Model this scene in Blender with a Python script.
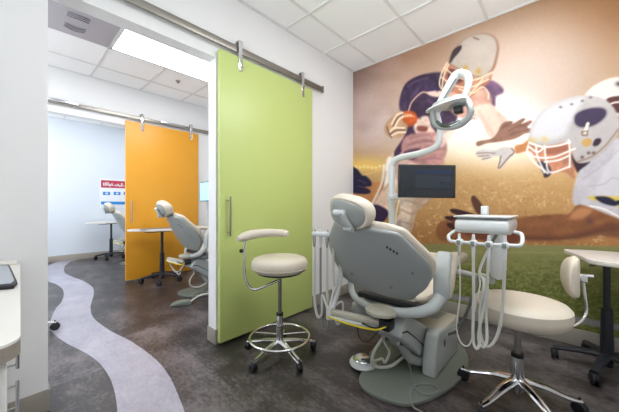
import bpy, bmesh, math, random
import numpy as np
from mathutils import Vector, Matrix
random.seed(7)
scn = bpy.context.scene
for o in list(bpy.data.objects): bpy.data.objects.remove(o)
COL = scn.collection
PI = math.pi

# ------------------------------------------------------------------ camera
YAW = math.radians(42.8); CH = 1.1; FPX = 279.0
cd = bpy.data.cameras.new('camera'); cam = bpy.data.objects.new('camera', cd); COL.objects.link(cam)
cam.location = (0, 0, CH); cam.rotation_euler = (PI/2, 0, YAW)
cd.sensor_width = 36; cd.lens = FPX/619*36; cd.clip_start = 0.02
scn.camera = cam
# ------------------------------------------------------------------ light and exposure
scn.view_settings.view_transform = 'Standard'; scn.view_settings.look = 'None'
scn.view_settings.gamma = 1; scn.view_settings.use_curve_mapping = False
scn.view_settings.exposure = 0.6
w = bpy.data.worlds.new('world'); scn.world = w; w.use_nodes = True
w.node_tree.nodes['Background'].inputs[0].default_value = (.9, .95, 1, 1)
w.node_tree.nodes['Background'].inputs[1].default_value = .5
LAMP1, LAMP2, LAMP3 = 12.8, 9.6, 5.4       # ceiling panel strengths, room by room
LAMPCOL = [(.955, .98, 1), (.93, .96, 1), (.88, .94, 1)]

def rear_fill(x, power, col, tilt=138, spread=180):      # added fill light at the rear wall, tilted up towards the ceiling
    l = bpy.data.lights.new('window_daylight', 'AREA'); l.shape = 'RECTANGLE'; l.size = 1.9; l.size_y = 1.5; l.energy = power; l.color = col
    o = bpy.data.objects.new('window_daylight', l); COL.objects.link(o); o.location = (x, -1.96, 1.45); o.rotation_euler = (math.radians(tilt), 0, 0); l.spread = math.radians(spread)
rear_fill(-.42, 20, (.88, .94, 1), 116, 70); rear_fill(-3.4, 34, (.9, .95, 1)); rear_fill(-6.1, 58, (.86, .93, 1))
# ------------------------------------------------------------------ helpers
def lin(c):
    c = np.asarray(c, float)/255.
    return np.where(c <= .04045, c/12.92, ((c+.055)/1.055)**2.4)
def mat(name, col, rough=.5, metal=0., coat=0., var=0., vscale=8., bump=0., bscale=60., alpha=1., trans=0., emit=None, es=0.):
    m = bpy.data.materials.new(name); m.use_nodes = True
    nt = m.node_tree; b = nt.nodes['Principled BSDF']
    c = [*lin(col), 1]
    b.inputs['Base Color'].default_value = c; b.inputs['Roughness'].default_value = rough
    b.inputs['Metallic'].default_value = metal; b.inputs['Coat Weight'].default_value = coat
    b.inputs['Transmission Weight'].default_value = trans
    if emit is not None:
        b.inputs['Emission Color'].default_value = (*emit, 1); b.inputs['Emission Strength'].default_value = es
    tc = nt.nodes.new('ShaderNodeTexCoord')
    if var > 0:
        n = nt.nodes.new('ShaderNodeTexNoise'); n.inputs['Scale'].default_value = vscale; n.inputs['Detail'].default_value = 4
        nt.links.new(tc.outputs['Object'], n.inputs['Vector'])
        r = nt.nodes.new('ShaderNodeMapRange'); r.inputs['To Min'].default_value = 1-var; r.inputs['To Max'].default_value = 1+var
        nt.links.new(n.outputs['Fac'], r.inputs['Value'])
        mx = nt.nodes.new('ShaderNodeVectorMath'); mx.operation = 'SCALE'; mx.inputs[0].default_value = c[:3]
        nt.links.new(r.outputs[0], mx.inputs['Scale']); nt.links.new(mx.outputs[0], b.inputs['Base Color'])
    if bump > 0:
        n = nt.nodes.new('ShaderNodeTexNoise'); n.inputs['Scale'].default_value = bscale
        nt.links.new(tc.outputs['Object'], n.inputs['Vector'])
        bp = nt.nodes.new('ShaderNodeBump'); bp.inputs['Strength'].default_value = bump; bp.inputs['Distance'].default_value = .002
        nt.links.new(n.outputs['Fac'], bp.inputs['Height']); nt.links.new(bp.outputs[0], b.inputs['Normal'])
    return m

def cat_rom(pts, n=6, closed=False):
    P = [np.array(p, float) for p in pts]; N = len(P); out = []
    segs = N if closed else N-1
    for i in range(segs):
        p1, p2 = P[i], P[(i+1) % N]
        p0 = P[i-1] if (closed or i > 0) else 2*p1-p2
        p3 = P[(i+2) % N] if (closed or i+2 < N) else 2*p2-p1
        for k in range(n):
            t = k/n
            out.append(.5*((2*p1)+(-p0+p2)*t+(2*p0-5*p1+4*p2-p3)*t*t+(-p0+3*p1-3*p2+p3)*t**3))
    if not closed: out.append(P[-1])
    return out

class MB:
    """collects shapes and links them as one mesh object"""
    def __init__(s): s.v = []; s.f = []
    def add(s, vs, fs):
        b = len(s.v); s.v += [tuple(float(c) for c in v) for v in vs]; s.f += [tuple(i+b for i in f) for f in fs]; return s
    def box(s, a, b, bev=0.):
        bm = bmesh.new(); bmesh.ops.create_cube(bm, size=1)
        a = Vector(a); b = Vector(b); c = (a+b)/2; d = b-a
        for v in bm.verts: v.co = Vector((v.co.x*abs(d.x), v.co.y*abs(d.y), v.co.z*abs(d.z)))+c
        if bev > 0: bmesh.ops.bevel(bm, geom=bm.edges[:], offset=bev, segments=3, profile=.5, affect='EDGES')
        return s.bm(bm)
    def bm(s, bm, M=None):
        bm.verts.index_update()
        vs = [(M @ v.co if M else v.co)[:] for v in bm.verts]; fs = [[v.index for v in f.verts] for f in bm.faces]
        s.add(vs, fs); bm.free(); return s
    def obox(s, c, ax, ay, hz, L, bev=0.):
        """oriented box: centre c, unit axes ax, ay, full lengths L"""
        ax = Vector(ax).normalized(); az = Vector(hz).normalized(); ay = az.cross(ax).normalized(); az = ax.cross(ay)
        bm = bmesh.new(); bmesh.ops.create_cube(bm, size=1)
        for v in bm.verts: v.co = Vector((v.co.x*L[0], v.co.y*L[1], v.co.z*L[2]))
        if bev > 0: bmesh.ops.bevel(bm, geom=bm.edges[:], offset=bev, segments=3, profile=.5, affect='EDGES')
        M = Matrix.Translation(Vector(c)) @ Matrix((ax, ay, az)).transposed().to_4x4()
        return s.bm(bm, M)
    def bar(s, p, q, wd, ht, bev=.003, up=(0, 0, 1)):
        p = Vector(p); q = Vector(q); d = q-p
        u = Vector(up); side = u.cross(d).normalized(); u = d.cross(side).normalized()
        return s.obox((p+q)/2, d, side, u, (d.length, wd, ht), bev)
    def tube(s, pts, r, n=10, smooth=0, closed=False, cap=True, flat=1., up=None):
        if smooth: 
            rr = r if hasattr(r, '__len__') else None
            if rr is not None: rr = [x[0] for x in cat_rom([(x,) for x in r], smooth, closed)]; r = rr
            pts = cat_rom(pts, smooth, closed)
        P = [Vector([float(c) for c in p]) for p in pts]; N = len(P)
        R = list(r) if hasattr(r, '__len__') else [r]*N
        T = []
        for i in range(N):
            a = P[i-1] if (i > 0 or closed) else P[i]; b = P[(i+1) % N] if (i+1 < N or closed) else P[i]
            T.append((b-a).normalized() if (b-a).length > 1e-9 else Vector((0, 0, 1)))
        u = Vector(up) if up else (Vector((0, 0, 1)) if abs(T[0].z) < .9 else Vector((1, 0, 0)))
        u = (u-T[0]*u.dot(T[0])).normalized(); vs = []; fs = []
        for i in range(N):
            if i: 
                u = (u-T[i]*u.dot(T[i]))
                u = u.normalized() if u.length > 1e-6 else T[i].orthogonal().normalized()
            w_ = T[i].cross(u)
            for k in range(n):
                a = 2*PI*k/n; vs.append(P[i]+u*(math.sin(a)*R[i]*flat)+w_*(math.cos(a)*R[i]))
        M = N if closed else N-1
        for i in range(M):
            for k in range(n):
                j = (i+1) % N
                fs.append((i*n+k, i*n+(k+1) % n, j*n+(k+1) % n, j*n+k))
        if cap and not closed: fs.append(tuple(range(n))[::-1]); fs.append(tuple((N-1)*n+k for k in range(n)))
        return s.add(vs, fs)
    def lathe(s, prof, c=(0, 0, 0), axis=(0, 0, 1), n=32, sx=1., sy=1., up=None):
        ax = Vector(axis).normalized(); u = Vector(up) if up else (Vector((1, 0, 0)) if abs(ax.x) < .9 else Vector((0, 1, 0)))
        u = (u-ax*u.dot(ax)).normalized(); w_ = ax.cross(u); c = Vector(c); vs = []; fs = []
        for r, z in prof:
            for k in range(n):
                a = 2*PI*k/n; vs.append(c+ax*z+u*(r*math.cos(a)*sx)+w_*(r*math.sin(a)*sy))
        for i in range(len(prof)-1):
            for k in range(n): fs.append((i*n+k, i*n+(k+1) % n, (i+1)*n+(k+1) % n, (i+1)*n+k))
        fs.append(tuple(range(n))[::-1]); fs.append(tuple((len(prof)-1)*n+k for k in range(n)))
        return s.add(vs, fs)
    def prism(s, pts, vec, bev=0.):
        """closed planar outline extruded along vec"""
        bm = bmesh.new(); vv = [bm.verts.new([float(c) for c in p]) for p in pts]; f = bm.faces.new(vv)
        r = bmesh.ops.extrude_face_region(bm, geom=[f]); 
        for e in r['geom']:
            if isinstance(e, bmesh.types.BMVert): e.co += Vector(vec)
        bmesh.ops.recalc_face_normals(bm, faces=bm.faces[:])
        if bev > 0:
            es = [e for e in bm.edges if len(e.link_faces) == 2 and e.calc_face_angle(0) > .6]
            bmesh.ops.bevel(bm, geom=es, offset=bev, segments=3, profile=.5, affect='EDGES')
        return s.bm(bm)
    def loft(s, rings, cap=True, closed=True):
        n = len(rings[0]); vs = [p for r in rings for p in r]; fs = []
        for i in range(len(rings)-1):
            for k in range(n if closed else n-1): fs.append((i*n+k, i*n+(k+1) % n, (i+1)*n+(k+1) % n, (i+1)*n+k))
        if cap: fs.append(tuple(range(n))[::-1]); fs.append(tuple((len(rings)-1)*n+k for k in range(n)))
        return s.add(vs, fs)
    def build(s, name, m, parent=None, smooth=True, ang=38, sub=0, **tags):
        me = bpy.data.meshes.new(name); me.from_pydata(s.v, [], s.f); me.update()
        bm = bmesh.new(); bm.from_mesh(me); bmesh.ops.recalc_face_normals(bm, faces=bm.faces[:]); bm.to_mesh(me); bm.free()
        me.materials.append(m)
        if smooth:
            me.polygons.foreach_set('use_smooth', [True]*len(me.polygons)); me.set_sharp_from_angle(angle=math.radians(ang))
        o = bpy.data.objects.new(name, me); COL.objects.link(o)
        if parent is not None:
            o.parent = parent; o.matrix_parent_inverse = Matrix.Identity(4)
            me.transform(Matrix.Translation(-ORG.get(parent.name, Vector((0, 0, 0)))))
            ORG[o.name] = ORG.get(parent.name, Vector((0, 0, 0)))
        if sub:
            md = o.modifiers.new('sub', 'SUBSURF'); md.levels = sub; md.render_levels = sub
        for k, v in tags.items(): o[k] = v
        return o
ORG = {}
def thing(name, label, cat, loc=(0, 0, 0), group=None):
    o = bpy.data.objects.new(name, None); COL.objects.link(o); o.location = loc; o.empty_display_size = .05
    ORG[o.name] = Vector(loc); o['label'] = label; o['category'] = cat
    if group: o['group'] = group
    return o
def tag(o, label, cat, group=None):
    o['label'] = label; o['category'] = cat
    if group: o['group'] = group
    return o
def copy_tree(o, parent=None):
    c = o.copy(); COL.objects.link(c); c.parent = parent
    for ch in [x for x in bpy.data.objects if x.parent == o]: copy_tree(ch, c)
    return c
def copy_thing(o, dx, dy, label, rz=0):
    c = copy_tree(o); c.location = (o.location.x+dx, o.location.y+dy, o.location.z); c.rotation_euler.z += rz; c['label'] = label
    return c
def S(o): o['kind'] = 'structure'; return o
_F = np.array([-math.sin(YAW), math.cos(YAW), 0]); _R = np.array([math.cos(YAW), math.sin(YAW), 0]); _U = np.array([0, 0, 1.])
def at(px, py, axis, v):
    """the real point seen at a spot of the photograph, on the plane x, y or z = v"""
    d = _F+_R*((px-309.5)/FPX)+_U*((206-py)/FPX); i = 'xyz'.index(axis); c = np.array([0, 0, CH])
    return c+d*((v-c[i])/d[i])

# ------------------------------------------------------------------ materials
M = {}
M['wall'] = mat('wall_paint', (236, 236, 236), .6, bump=.08, bscale=150)
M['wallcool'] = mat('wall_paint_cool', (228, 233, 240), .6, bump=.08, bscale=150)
M['trimw'] = mat('opening_paint', (226, 226, 226), .45)
M['ceil'] = mat('ceiling_tile', (250, 250, 250), .85, var=.01, vscale=40, bump=.25, bscale=260)
M['grid'] = mat('ceiling_grid', (228, 227, 225), .5)
M['base'] = mat('baseboard_vinyl', (176, 166, 152), .4)
M['basegrey'] = mat('baseboard_grey', (158, 152, 142), .4)
M['green'] = mat('green_laminate', (194, 209, 126), .38, var=.02, vscale=3)
M['orange'] = mat('orange_laminate', (226, 158, 40), .38, var=.02, vscale=3)
M['steel'] = mat('brushed_steel', (150, 145, 138), .32, metal=.9, var=.06, vscale=40)
M['chrome'] = mat('chrome', (225, 225, 228), .1, metal=1)
M['alu'] = mat('polished_aluminium', (205, 205, 208), .2, metal=1)
M['cream'] = mat('cream_vinyl', (210, 200, 184), .42, bump=.1, bscale=90, var=.02)
M['greyshell'] = mat('grey_plastic_shell', (152, 156, 154), .4)
M['ltshell'] = mat('light_grey_plastic', (178, 183, 181), .35)
M['dkshell'] = mat('darker_grey_plastic', (150, 155, 151), .4)
M['white'] = mat('white_enamel', (208, 211, 211), .28, coat=.2)
M['hose'] = mat('white_silicone_hose', (206, 206, 198), .45)
M['ghose'] = mat('grey_hose', (128, 130, 128), .5)
M['black'] = mat('black_plastic', (24, 25, 29), .45)
M['bmetal'] = mat('black_metal', (30, 32, 40), .38)
M['plate'] = mat('base_plate_grey_green', (112, 118, 110), .5, var=.03)
M['beigeplastic'] = mat('beige_plastic', (186, 182, 166), .42)
M['table'] = mat('table_laminate', (212, 206, 198), .4, var=.02)
M['yellow'] = mat('yellow_stripe', (225, 205, 40), .5)
M['screen'] = mat('dark_screen', (22, 28, 36), .18)
M['scr2'] = mat('screen_window', (30, 38, 50), .2, emit=(.03, .045, .07), es=.03)
M['scr3'] = mat('screen_bar', (18, 34, 62), .2, emit=(.01, .04, .12), es=.02)
M['lit'] = mat('lit_screen', (120, 200, 225), .3, emit=(.28, .68, .85), es=.9)
M['glass'] = mat('lamp_glass', (200, 215, 205), .15, trans=.5)
M['mirror'] = mat('lamp_reflector', (110, 118, 110), .12, metal=1)
M['counter'] = mat('white_counter', (232, 230, 224), .35)
M['speck'] = mat('speckled_counter_edge', (150, 142, 132), .4, var=.16, vscale=160)
M['cab'] = mat('cabinet_white', (222, 222, 218), .4)
M['red'] = mat('sign_red', (196, 62, 84), .6)
M['blue'] = mat('sign_blue', (40, 140, 214), .6)
M['paper'] = mat('sign_white', (238, 240, 243), .6)
M['tabscreen'] = mat('tablet_screen', (170, 178, 190), .25)
M['pink'] = mat('pink_plastic', (232, 170, 165), .5)
M['vent'] = mat('vent_grey', (176, 172, 178), .6)
M['ventd'] = mat('vent_dark', (132, 128, 134), .6)

pm = bpy.data.materials.new('window_glass'); pm.use_nodes = True; _n = pm.node_tree; _g = _n.nodes.new('ShaderNodeBsdfGlossy'); _g.inputs['Roughness'].default_value = .02  # clear glass for the added rear windows
_t = _n.nodes.new('ShaderNodeBsdfTransparent'); _x = _n.nodes.new('ShaderNodeMixShader'); _x.inputs[0].default_value = .08
_n.links.new(_t.outputs[0], _x.inputs[1]); _n.links.new(_g.outputs[0], _x.inputs[2]); _n.links.new(_x.outputs[0], _n.nodes['Material Output'].inputs[0]); M['pane'] = pm
def floor_mat(name, c1, c2, c3, rough, tiles=True):
    m = bpy.data.materials.new(name); m.use_nodes = True; nt = m.node_tree; b = nt.nodes['Principled BSDF']
    tc = nt.nodes.new('ShaderNodeTexCoord'); L = nt.links.new
    def noise(sc, det, rg, vec=None, st=None):
        mp = nt.nodes.new('ShaderNodeMapping'); L(tc.outputs['Object'], mp.inputs[0])
        if st: mp.inputs['Scale'].default_value = st
        n = nt.nodes.new('ShaderNodeTexNoise'); n.inputs['Scale'].default_value = sc; n.inputs['Detail'].default_value = det
        n.inputs['Roughness'].default_value = rg; L(mp.outputs[0], n.inputs['Vector']); return n
    n1 = noise(3.2, 8, .62, st=(1, 1.5, 1)); n2 = noise(26, 6, .7, st=(1, 1.8, 1))
    mx = nt.nodes.new('ShaderNodeMath'); mx.operation = 'MULTIPLY_ADD'; L(n2.outputs['Fac'], mx.inputs[0]); mx.inputs[1].default_value = .45
    ml = nt.nodes.new('ShaderNodeMath'); ml.operation = 'MULTIPLY'; L(n1.outputs['Fac'], ml.inputs[0]); ml.inputs[1].default_value = .6; L(ml.outputs[0], mx.inputs[2])
    fac = mx.outputs[0]
    if tiles:
        br = nt.nodes.new('ShaderNodeTexBrick'); L(tc.outputs['Object'], br.inputs['Vector'])
        br.inputs['Color1'].default_value = (.0, .0, .0, 1); br.inputs['Color2'].default_value = (1, 1, 1, 1); br.inputs['Mortar'].default_value = (.3, .3, .3, 1)
        br.inputs['Scale'].default_value = 1; br.inputs['Brick Width'].default_value = .92; br.inputs['Row Height'].default_value = .46; br.inputs['Mortar Size'].default_value = .0012
        a = nt.nodes.new('ShaderNodeMath'); a.operation = 'MULTIPLY_ADD'; L(br.outputs['Color'], a.inputs[0]); a.inputs[1].default_value = .10; L(fac, a.inputs[2]); fac = a.outputs[0]
    cr = nt.nodes.new('ShaderNodeValToRGB'); e = cr.color_ramp.elements
    e[0].position = .38; e[0].color = (*lin(c1), 1); e[1].position = .72; e[1].color = (*lin(c3), 1)
    k = e.new(.54); k.color = (*lin(c2), 1)
    L(fac, cr.inputs[0]); L(cr.outputs[0], b.inputs['Base Color'])
    b.inputs['Roughness'].default_value = rough
    bp = nt.nodes.new('ShaderNodeBump'); bp.inputs['Strength'].default_value = .12; bp.inputs['Distance'].default_value = .001
    L(n2.outputs['Fac'], bp.inputs['Height']); L(bp.outputs[0], b.inputs['Normal'])
    return m
M['floor'] = floor_mat('floor_vinyl', (29, 25, 25), (56, 50, 50), (116, 108, 109), .34)
M['strip'] = floor_mat('floor_strip_vinyl', (148, 145, 158), (166, 163, 175), (184, 181, 192), .36, tiles=False)

# ------------------------------------------------------------------ room shell
XL, YM, HC, PITCH = -2.05, 3.05, 2.84, 2.67       # partition plane, mural wall, ceiling, room pitch
X3 = -7.40; XR = .62; YB = -2.0; OY0, OY1, OZ = .145, 1.12, 2.28
S(MB().box((X3-.1, YB-.1, -.08), (XR+.1, YM+.1, 0)).build('floor', M['floor'], smooth=False))
ceil = S(MB().box((X3-.1, YB-.1, HC+.006), (XR+.1, YM+.1, HC+.08)).build('ceiling', M['ceil'], smooth=False))
g = MB()
def gridroom(x0, x1, xo, yo):
    x = xo
    while x-.585 > x0: x -= .585
    while x < x1:
        if x > x0: g.box((x-.012, YB, HC-.002), (x+.012, YM-.001, HC+.005))
        x += .585
    y = yo
    while y > YB: y -= .6
    y += .6
    while y < YM:
        g.box((x0, y-.012, HC-.0025), (x1, y+.012, HC+.005)); y += .6
gridroom(XL, XR, -.55, 3.05); gridroom(XL-PITCH, XL-.12, -3.7, .75); gridroom(X3, XL-PITCH-.12, -6.37, .75)
for x0, x1 in ((XL, XR), (XL-PITCH, XL-.12), (X3, XL-PITCH-.12)):      # wall angle round each room
    for a, b in (((x0, YB, HC-.003), (x0+.022, YM, HC+.005)), ((x1-.022, YB, HC-.003), (x1, YM, HC+.005)), ((x0, YM-.022, HC-.003), (x1, YM, HC+.005)), ((x0, YB, HC-.003), (x1, YB+.022, HC+.005))):
        g.box(a, b)
g.build('ceiling_grid', M['grid'], ceil, smooth=False)
def partition(name, x, m, OY1=OY1):
    b = MB()
    b.box((x-.12, YB, 0), (x, OY0, HC)); b.box((x-.12, OY1, 0), (x, YM, HC)); b.box((x-.12, OY0, OZ), (x, OY1, HC))
    return S(b.build(name, m, smooth=False))
partition('wall_left', XL, M['wall']); partition('wall_middle', XL-PITCH, M['wall'], 1.32)
S(MB().box((X3-.1, YB, 0), (X3, YM, HC)).build('wall_far', M['wallcool'], smooth=False))
S(MB().box((X3-.1, YM, 0), (XR+.1, YM+.1, HC)).build('wall_front', M['wall'], smooth=False))
wb = MB(); wx = X3-.1  # rear wall, with openings cut for the added windows
for cx in (-6.1, -3.4, -.42):
    wb.box((wx, YB-.1, 0), (cx-.98, YB, HC)); wb.box((cx-.98, YB-.1, 0), (cx+.98, YB, .67)); wb.box((cx-.98, YB-.1, 2.23), (cx+.98, YB, HC)); wx = cx+.98
wb.box((wx, YB-.1, 0), (XR+.1, YB, HC)); S(wb.build('wall_back', M['wall'], smooth=False))
for i_, cx in enumerate((-.42, -3.4, -6.1)):  # unseen windows, added to go with the rear fill lights
    wf = MB()
    for a_, c_ in (((cx-.98, YB-.09, .67), (cx-.93, YB+.01, 2.23)), ((cx+.93, YB-.09, .67), (cx+.98, YB+.01, 2.23)), ((cx-.93, YB-.09, .67), (cx+.93, YB+.01, .72)), ((cx-.93, YB-.09, 2.18), (cx+.93, YB+.01, 2.23)), ((cx-.02, YB-.08, .72), (cx+.02, YB, 2.18))): wf.box(a_, c_, .003)
    wo = S(wf.build('window_%d' % (i_+1), M['trimw'])); ORG[wo.name] = Vector((0, 0, 0))
    MB().box((cx-.94, YB-.055, .71), (cx+.94, YB-.05, 2.19)).build('window_pane', M['pane'], wo, smooth=False)
S(MB().box((XR, YB, 0), (XR+.1, YM, HC)).build('wall_right', M['wall'], smooth=False))
BH = .118
def baseboard(name, segs, m):
    b = MB()
    for a, c in segs: b.box(a, c, .003)
    return S(b.build(name, m))
baseboard('baseboard_left', [((XL, YB, 0), (XL+.008, OY0+.008, BH)), ((XL-.128, OY0, 0), (XL+.008, OY0+.008, BH)), ((XL, OY1-.008, 0), (XL+.008, YM-.01, BH)), ((XL-.128, OY1-.008, 0), (XL+.008, OY1, BH))], M['basegrey'])
XM = XL-PITCH
baseboard('baseboard_middle', [((XM, YB, 0), (XM+.008, OY0+.008, BH)), ((XM-.128, OY0, 0), (XM+.008, OY0+.008, BH)), ((XM, 1.312, 0), (XM+.008, YM-.01, BH)), ((XM-.128, 1.312, 0), (XM+.008, 1.32, BH))], M['base'])
baseboard('baseboard_far', [((X3, YB, 0), (X3+.008, YM, BH))], M['base'])
baseboard('baseboard_front', [((XL+.01, YM-.012, 0), (XR, YM-.002, .13))], M['basegrey'])
baseboard('baseboard_room_two', [((XM+.01, YM-.012, 0), (XL-.13, YM, BH))], M['base'])

# the pale wave let into the floor, running through all three rooms
rt = [(-7.39, .98), (-7.234, .851), (-6.9, .74), (-6.546, .67), (-6.061, .635), (-5.615, .68), (-5.226, .745), (-4.763, .775), (-4.419, .74), (-4.075, .666), (-3.821, .61), (-3.437, .57), (-2.994, .606), (-2.571, .682), (-2.181, .717), (-1.897, .708), (-1.6, .66), (-1.3, .6), (-.95, .56), (-.6, .59), (-.2, .66), (.2, .7), (.6, .68)]
lt = [(-7.39, .66), (-7.1, .52), (-6.8, .42), (-6.4, .36), (-6.0, .35), (-5.543, .40), (-5.314, .45), (-4.949, .487), (-4.6, .47), (-4.255, .415), (-4.048, .352), (-3.731, .29), (-3.458, .258), (-3.242, .268), (-2.958, .315), (-2.677, .386), (-2.437, .43), (-2.214, .442), (-2.019, .433), (-1.786, .40), (-1.4, .32), (-1.0, .27), (-.6, .28), (-.2, .35), (.2, .4), (.6, .38)]
def resamp(p, xs):
    q = np.array(cat_rom(p, 8)); return np.interp(xs, q[:, 0], q[:, 1])
xs = np.linspace(-7.39, .6, 220); ya = resamp(rt, xs); yb = resamp(lt, xs)
b = MB(); n = len(xs)
b.add([(x, y, .0012) for x, y in zip(xs, ya)]+[(x, y, .0012) for x, y in zip(xs, yb)]+[(x, y, 0) for x, y in zip(xs, ya)]+[(x, y, 0) for x, y in zip(xs, yb)],
      [(i, i+1, n+i+1, n+i) for i in range(n-1)]+[(i, 2*n+i, 2*n+i+1, i+1) for i in range(n-1)]+[(n+i, n+i+1, 3*n+i+1, 3*n+i) for i in range(n-1)])
S(b.build('trim_1', M['strip'], smooth=False))

# ------------------------------------------------------------------ ceiling panels: one seen in room two, the others added to light the rooms
def troffer(x0, y0, room, label, es):
    x1, y1 = x0+.585, y0+1.2
    t = thing('ceiling_light', label, 'ceiling light', ((x0+x1)/2, (y0+y1)/2, HC), 'recessed ceiling light panels')
    em = mat('lamp_diffuser_%d' % room, (250, 250, 250), .5, emit=LAMPCOL[room-1], es=es)
    f = MB()
    for a, c in (((x0, y0, HC-.012), (x0+.03, y1, HC+.004)), ((x1-.03, y0, HC-.012), (x1, y1, HC+.004)), ((x0, y0, HC-.012), (x1, y0+.03, HC+.004)), ((x0, y1-.03, HC-.012), (x1, y1, HC+.004))): f.box(a, c, .002)
    f.build('frame', M['white'], t)
    MB().box((x0+.03, y0+.03, HC-.008), (x1-.03, y1-.03, HC+.002)).build('diffuser', em, t, smooth=False)
    return t
troffer(-.55, 1.25, 1, 'lit ceiling panel over the front treatment room nearest the mural, right of the chair', LAMP1)  # out-of-view panel added to light the mural and front room
troffer(.035, .05, 1, 'lit ceiling panel over the entry of the front room, beside the right wall', LAMP1*.15)
troffer(-.55, -1.15, 1, 'lit ceiling panel over the rear of the front room', LAMP1*.15)
troffer(-3.7, .75, 2, 'bright ceiling panel seen through the doorway in the second room', LAMP2)
troffer(-3.7, -1.05, 2, 'lit ceiling panel over the rear of the second room', LAMP2)  # out-of-view panel added to brighten the room
troffer(-6.37, .75, 3, 'lit ceiling panel over the third room', LAMP3)  # added panels, out of view, brightening the third room
troffer(-6.37, -1.05, 3, 'lit ceiling panel over the rear of the third room', LAMP3)
t = thing('air_diffuser', 'grey square air diffuser in the second room ceiling beside the light panel', 'air vent', (-3.4, .44, HC))
MB().box((-3.69, .16, HC-.010), (-3.125, .74, HC+.004), .002).build('face_plate', M['vent'], t)
for k in range(3):
    for sgn in (-1, 1):
        v = MB(); v.tube([(-3.4+sgn*(.07+.035*k), .36, HC-.012), (-3.4+sgn*(.09+.035*k), .44, HC-.02), (-3.4+sgn*(.07+.035*k), .52, HC-.012)], .004, 6, smooth=4); v.build('louvre', M['ventd'], t)
sp = at(178, 81, 'z', HC-.004)
t = thing('sprinkler_head', 'small round sprinkler head in the second room ceiling', 'sprinkler', tuple(sp))
MB().lathe([(.03, 0), (.03, -.006), (.02, -.008), (.012, -.03), (.001, -.03)], sp, n=20).build('rosette', M['steel'], t)

# ------------------------------------------------------------------ sliding doors
def barn(name, x, m, y0, rail_y, zr, num, hinge):
    d = S(MB().box((x+.012, y0, .022), (x+.052, y0+1.075, 2.335), .002).build(name, m))
    ORG[d.name] = Vector((0, 0, 0))
    h = MB(); hx = x+.052
    h.tube([(hx+.035, y0+.068, .86), (hx+.035, y0+.068, 1.175)], .008, 12)
    for z in (.89, 1.145): h.tube([(hx, y0+.068, z), (hx+.035, y0+.068, z)], .005, 8)
    h.build('door_handle', M['steel'], d)
    for y in hinge:
        b = MB(); b.box((hx+.001, y-.018, 2.22), (hx+.008, y+.018, 2.47), .002)
        b.box((hx-.035, y-.018, 2.462), (hx+.008, y+.018, 2.47), .001)
        s_ = b.build('hanger', M['chrome'], d)
        wv = MB(); wv.lathe([(.005, -.012), (.026, -.012), (.026, -.007), (.022, -.004), (.022, .004), (.026, .007), (.026, .012), (.005, .012)], (hx-.018, y, 2.452), (1, 0, 0), 24)
        wv.build('wheel', M['steel'], s_)
        bo = MB()
        for z in (2.25, 2.31): bo.lathe([(.0085, 0), (.0085, .005), (.001, .006)], (hx+.008, y, z), (1, 0, 0), 10)
        bo.build('bolt', M['steel'], s_)
    return d
barn('door_1', XL, M['green'], 1.128, 0, 0, 1, (1.31, 2.055))
barn('door_2', XL-PITCH, M['orange'], 1.15, 0, 0, 2, (1.36, 2.10))
def rail(x, y0, y1, label):
    t = thing('door_rail', label, 'door rail', (x, (y0+y1)/2, 2.40))
    MB().box((x+.026, y0, 2.375), (x+.042, y1, 2.43), .003).build('track', M['steel'], t)
    y = y0+.15
    while y < y1: MB().lathe([(.012, 0), (.012, .03), (.001, .03)], (x, y, 2.402), (1, 0, 0), 12).build('standoff', M['steel'], t); y += .45
    MB().box((x+.018, y0-.004, 2.37), (x+.046, y0+.012, 2.44), .002).build('end_stop', M['steel'], t)
    MB().box((x+.018, y1-.012, 2.37), (x+.046, y1+.004, 2.44), .002).build('end_stop', M['steel'], t)
rail(XL, -.1, 2.40, 'steel rail the green sliding door hangs from')
rail(XL-PITCH, -.1, 2.55, 'steel rail the orange sliding door hangs from')
# small closer bar on the orange rail
for k_, (y0, y1) in enumerate(((.30, .62), (1.62, 2.0))):
    tag(MB().box((XM+.044, y0, 2.40), (XM+.058, y1, 2.435), .002).build('rail_damper', M['alu']), ['slim aluminium damper on the orange door rail left of the door', 'slim aluminium damper on the rail between the orange door hangers'][k_], 'door damper')

# ------------------------------------------------------------------ mural (a printed photograph pasted on the wall)
MX0, MX1, MZ0, MZ1 = XL+.0, XR, .13, HC-.003
nx, nz = 400, 410
gx, gz = np.meshgrid(np.linspace(MX0, MX1, nx), np.linspace(MZ0, MZ1, nz))
dx_, dy_, dz_ = gx, np.full_like(gx, YM), gz-CH
dep = dx_*_F[0]+dy_*_F[1]
U_ = (309.5+FPX*(dx_*_R[0]+dy_*_R[1])/dep).ravel(); V_ = (206-FPX*dz_/dep).ravel()      # drawing coordinates of the print
img = np.zeros((U_.size, 3))
rs = np.random.RandomState(3)
def vnoise(su, sv, seed):
    r = np.random.RandomState(seed); T = r.rand(256, 256); u = U_/su+31; v = V_/sv+57
    iu = np.floor(u).astype(int); iv = np.floor(v).astype(int); fu = u-iu; fv = v-iv; fu = fu*fu*(3-2*fu); fv = fv*fv*(3-2*fv)
    g_ = lambda a, b_: T[a % 256, b_ % 256]
    return (g_(iu, iv)*(1-fu)+g_(iu+1, iv)*fu)*(1-fv)+(g_(iu, iv+1)*(1-fu)+g_(iu+1, iv+1)*fu)*fv
def mixc(col, a):
    global img
    a = a[:, None]; img = img*(1-a)+np.asarray(col, float)*a
def blob(cx, cy, rx, ry, col, k=1., rot=0., pw=1.):
    c, s_ = math.cos(math.radians(rot)), math.sin(math.radians(rot)); x = U_-cx; y = V_-cy
    d = ((x*c+y*s_)/rx)**2+((-x*s_+y*c)/ry)**2
    mixc(col, k*np.exp(-d**pw))
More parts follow.
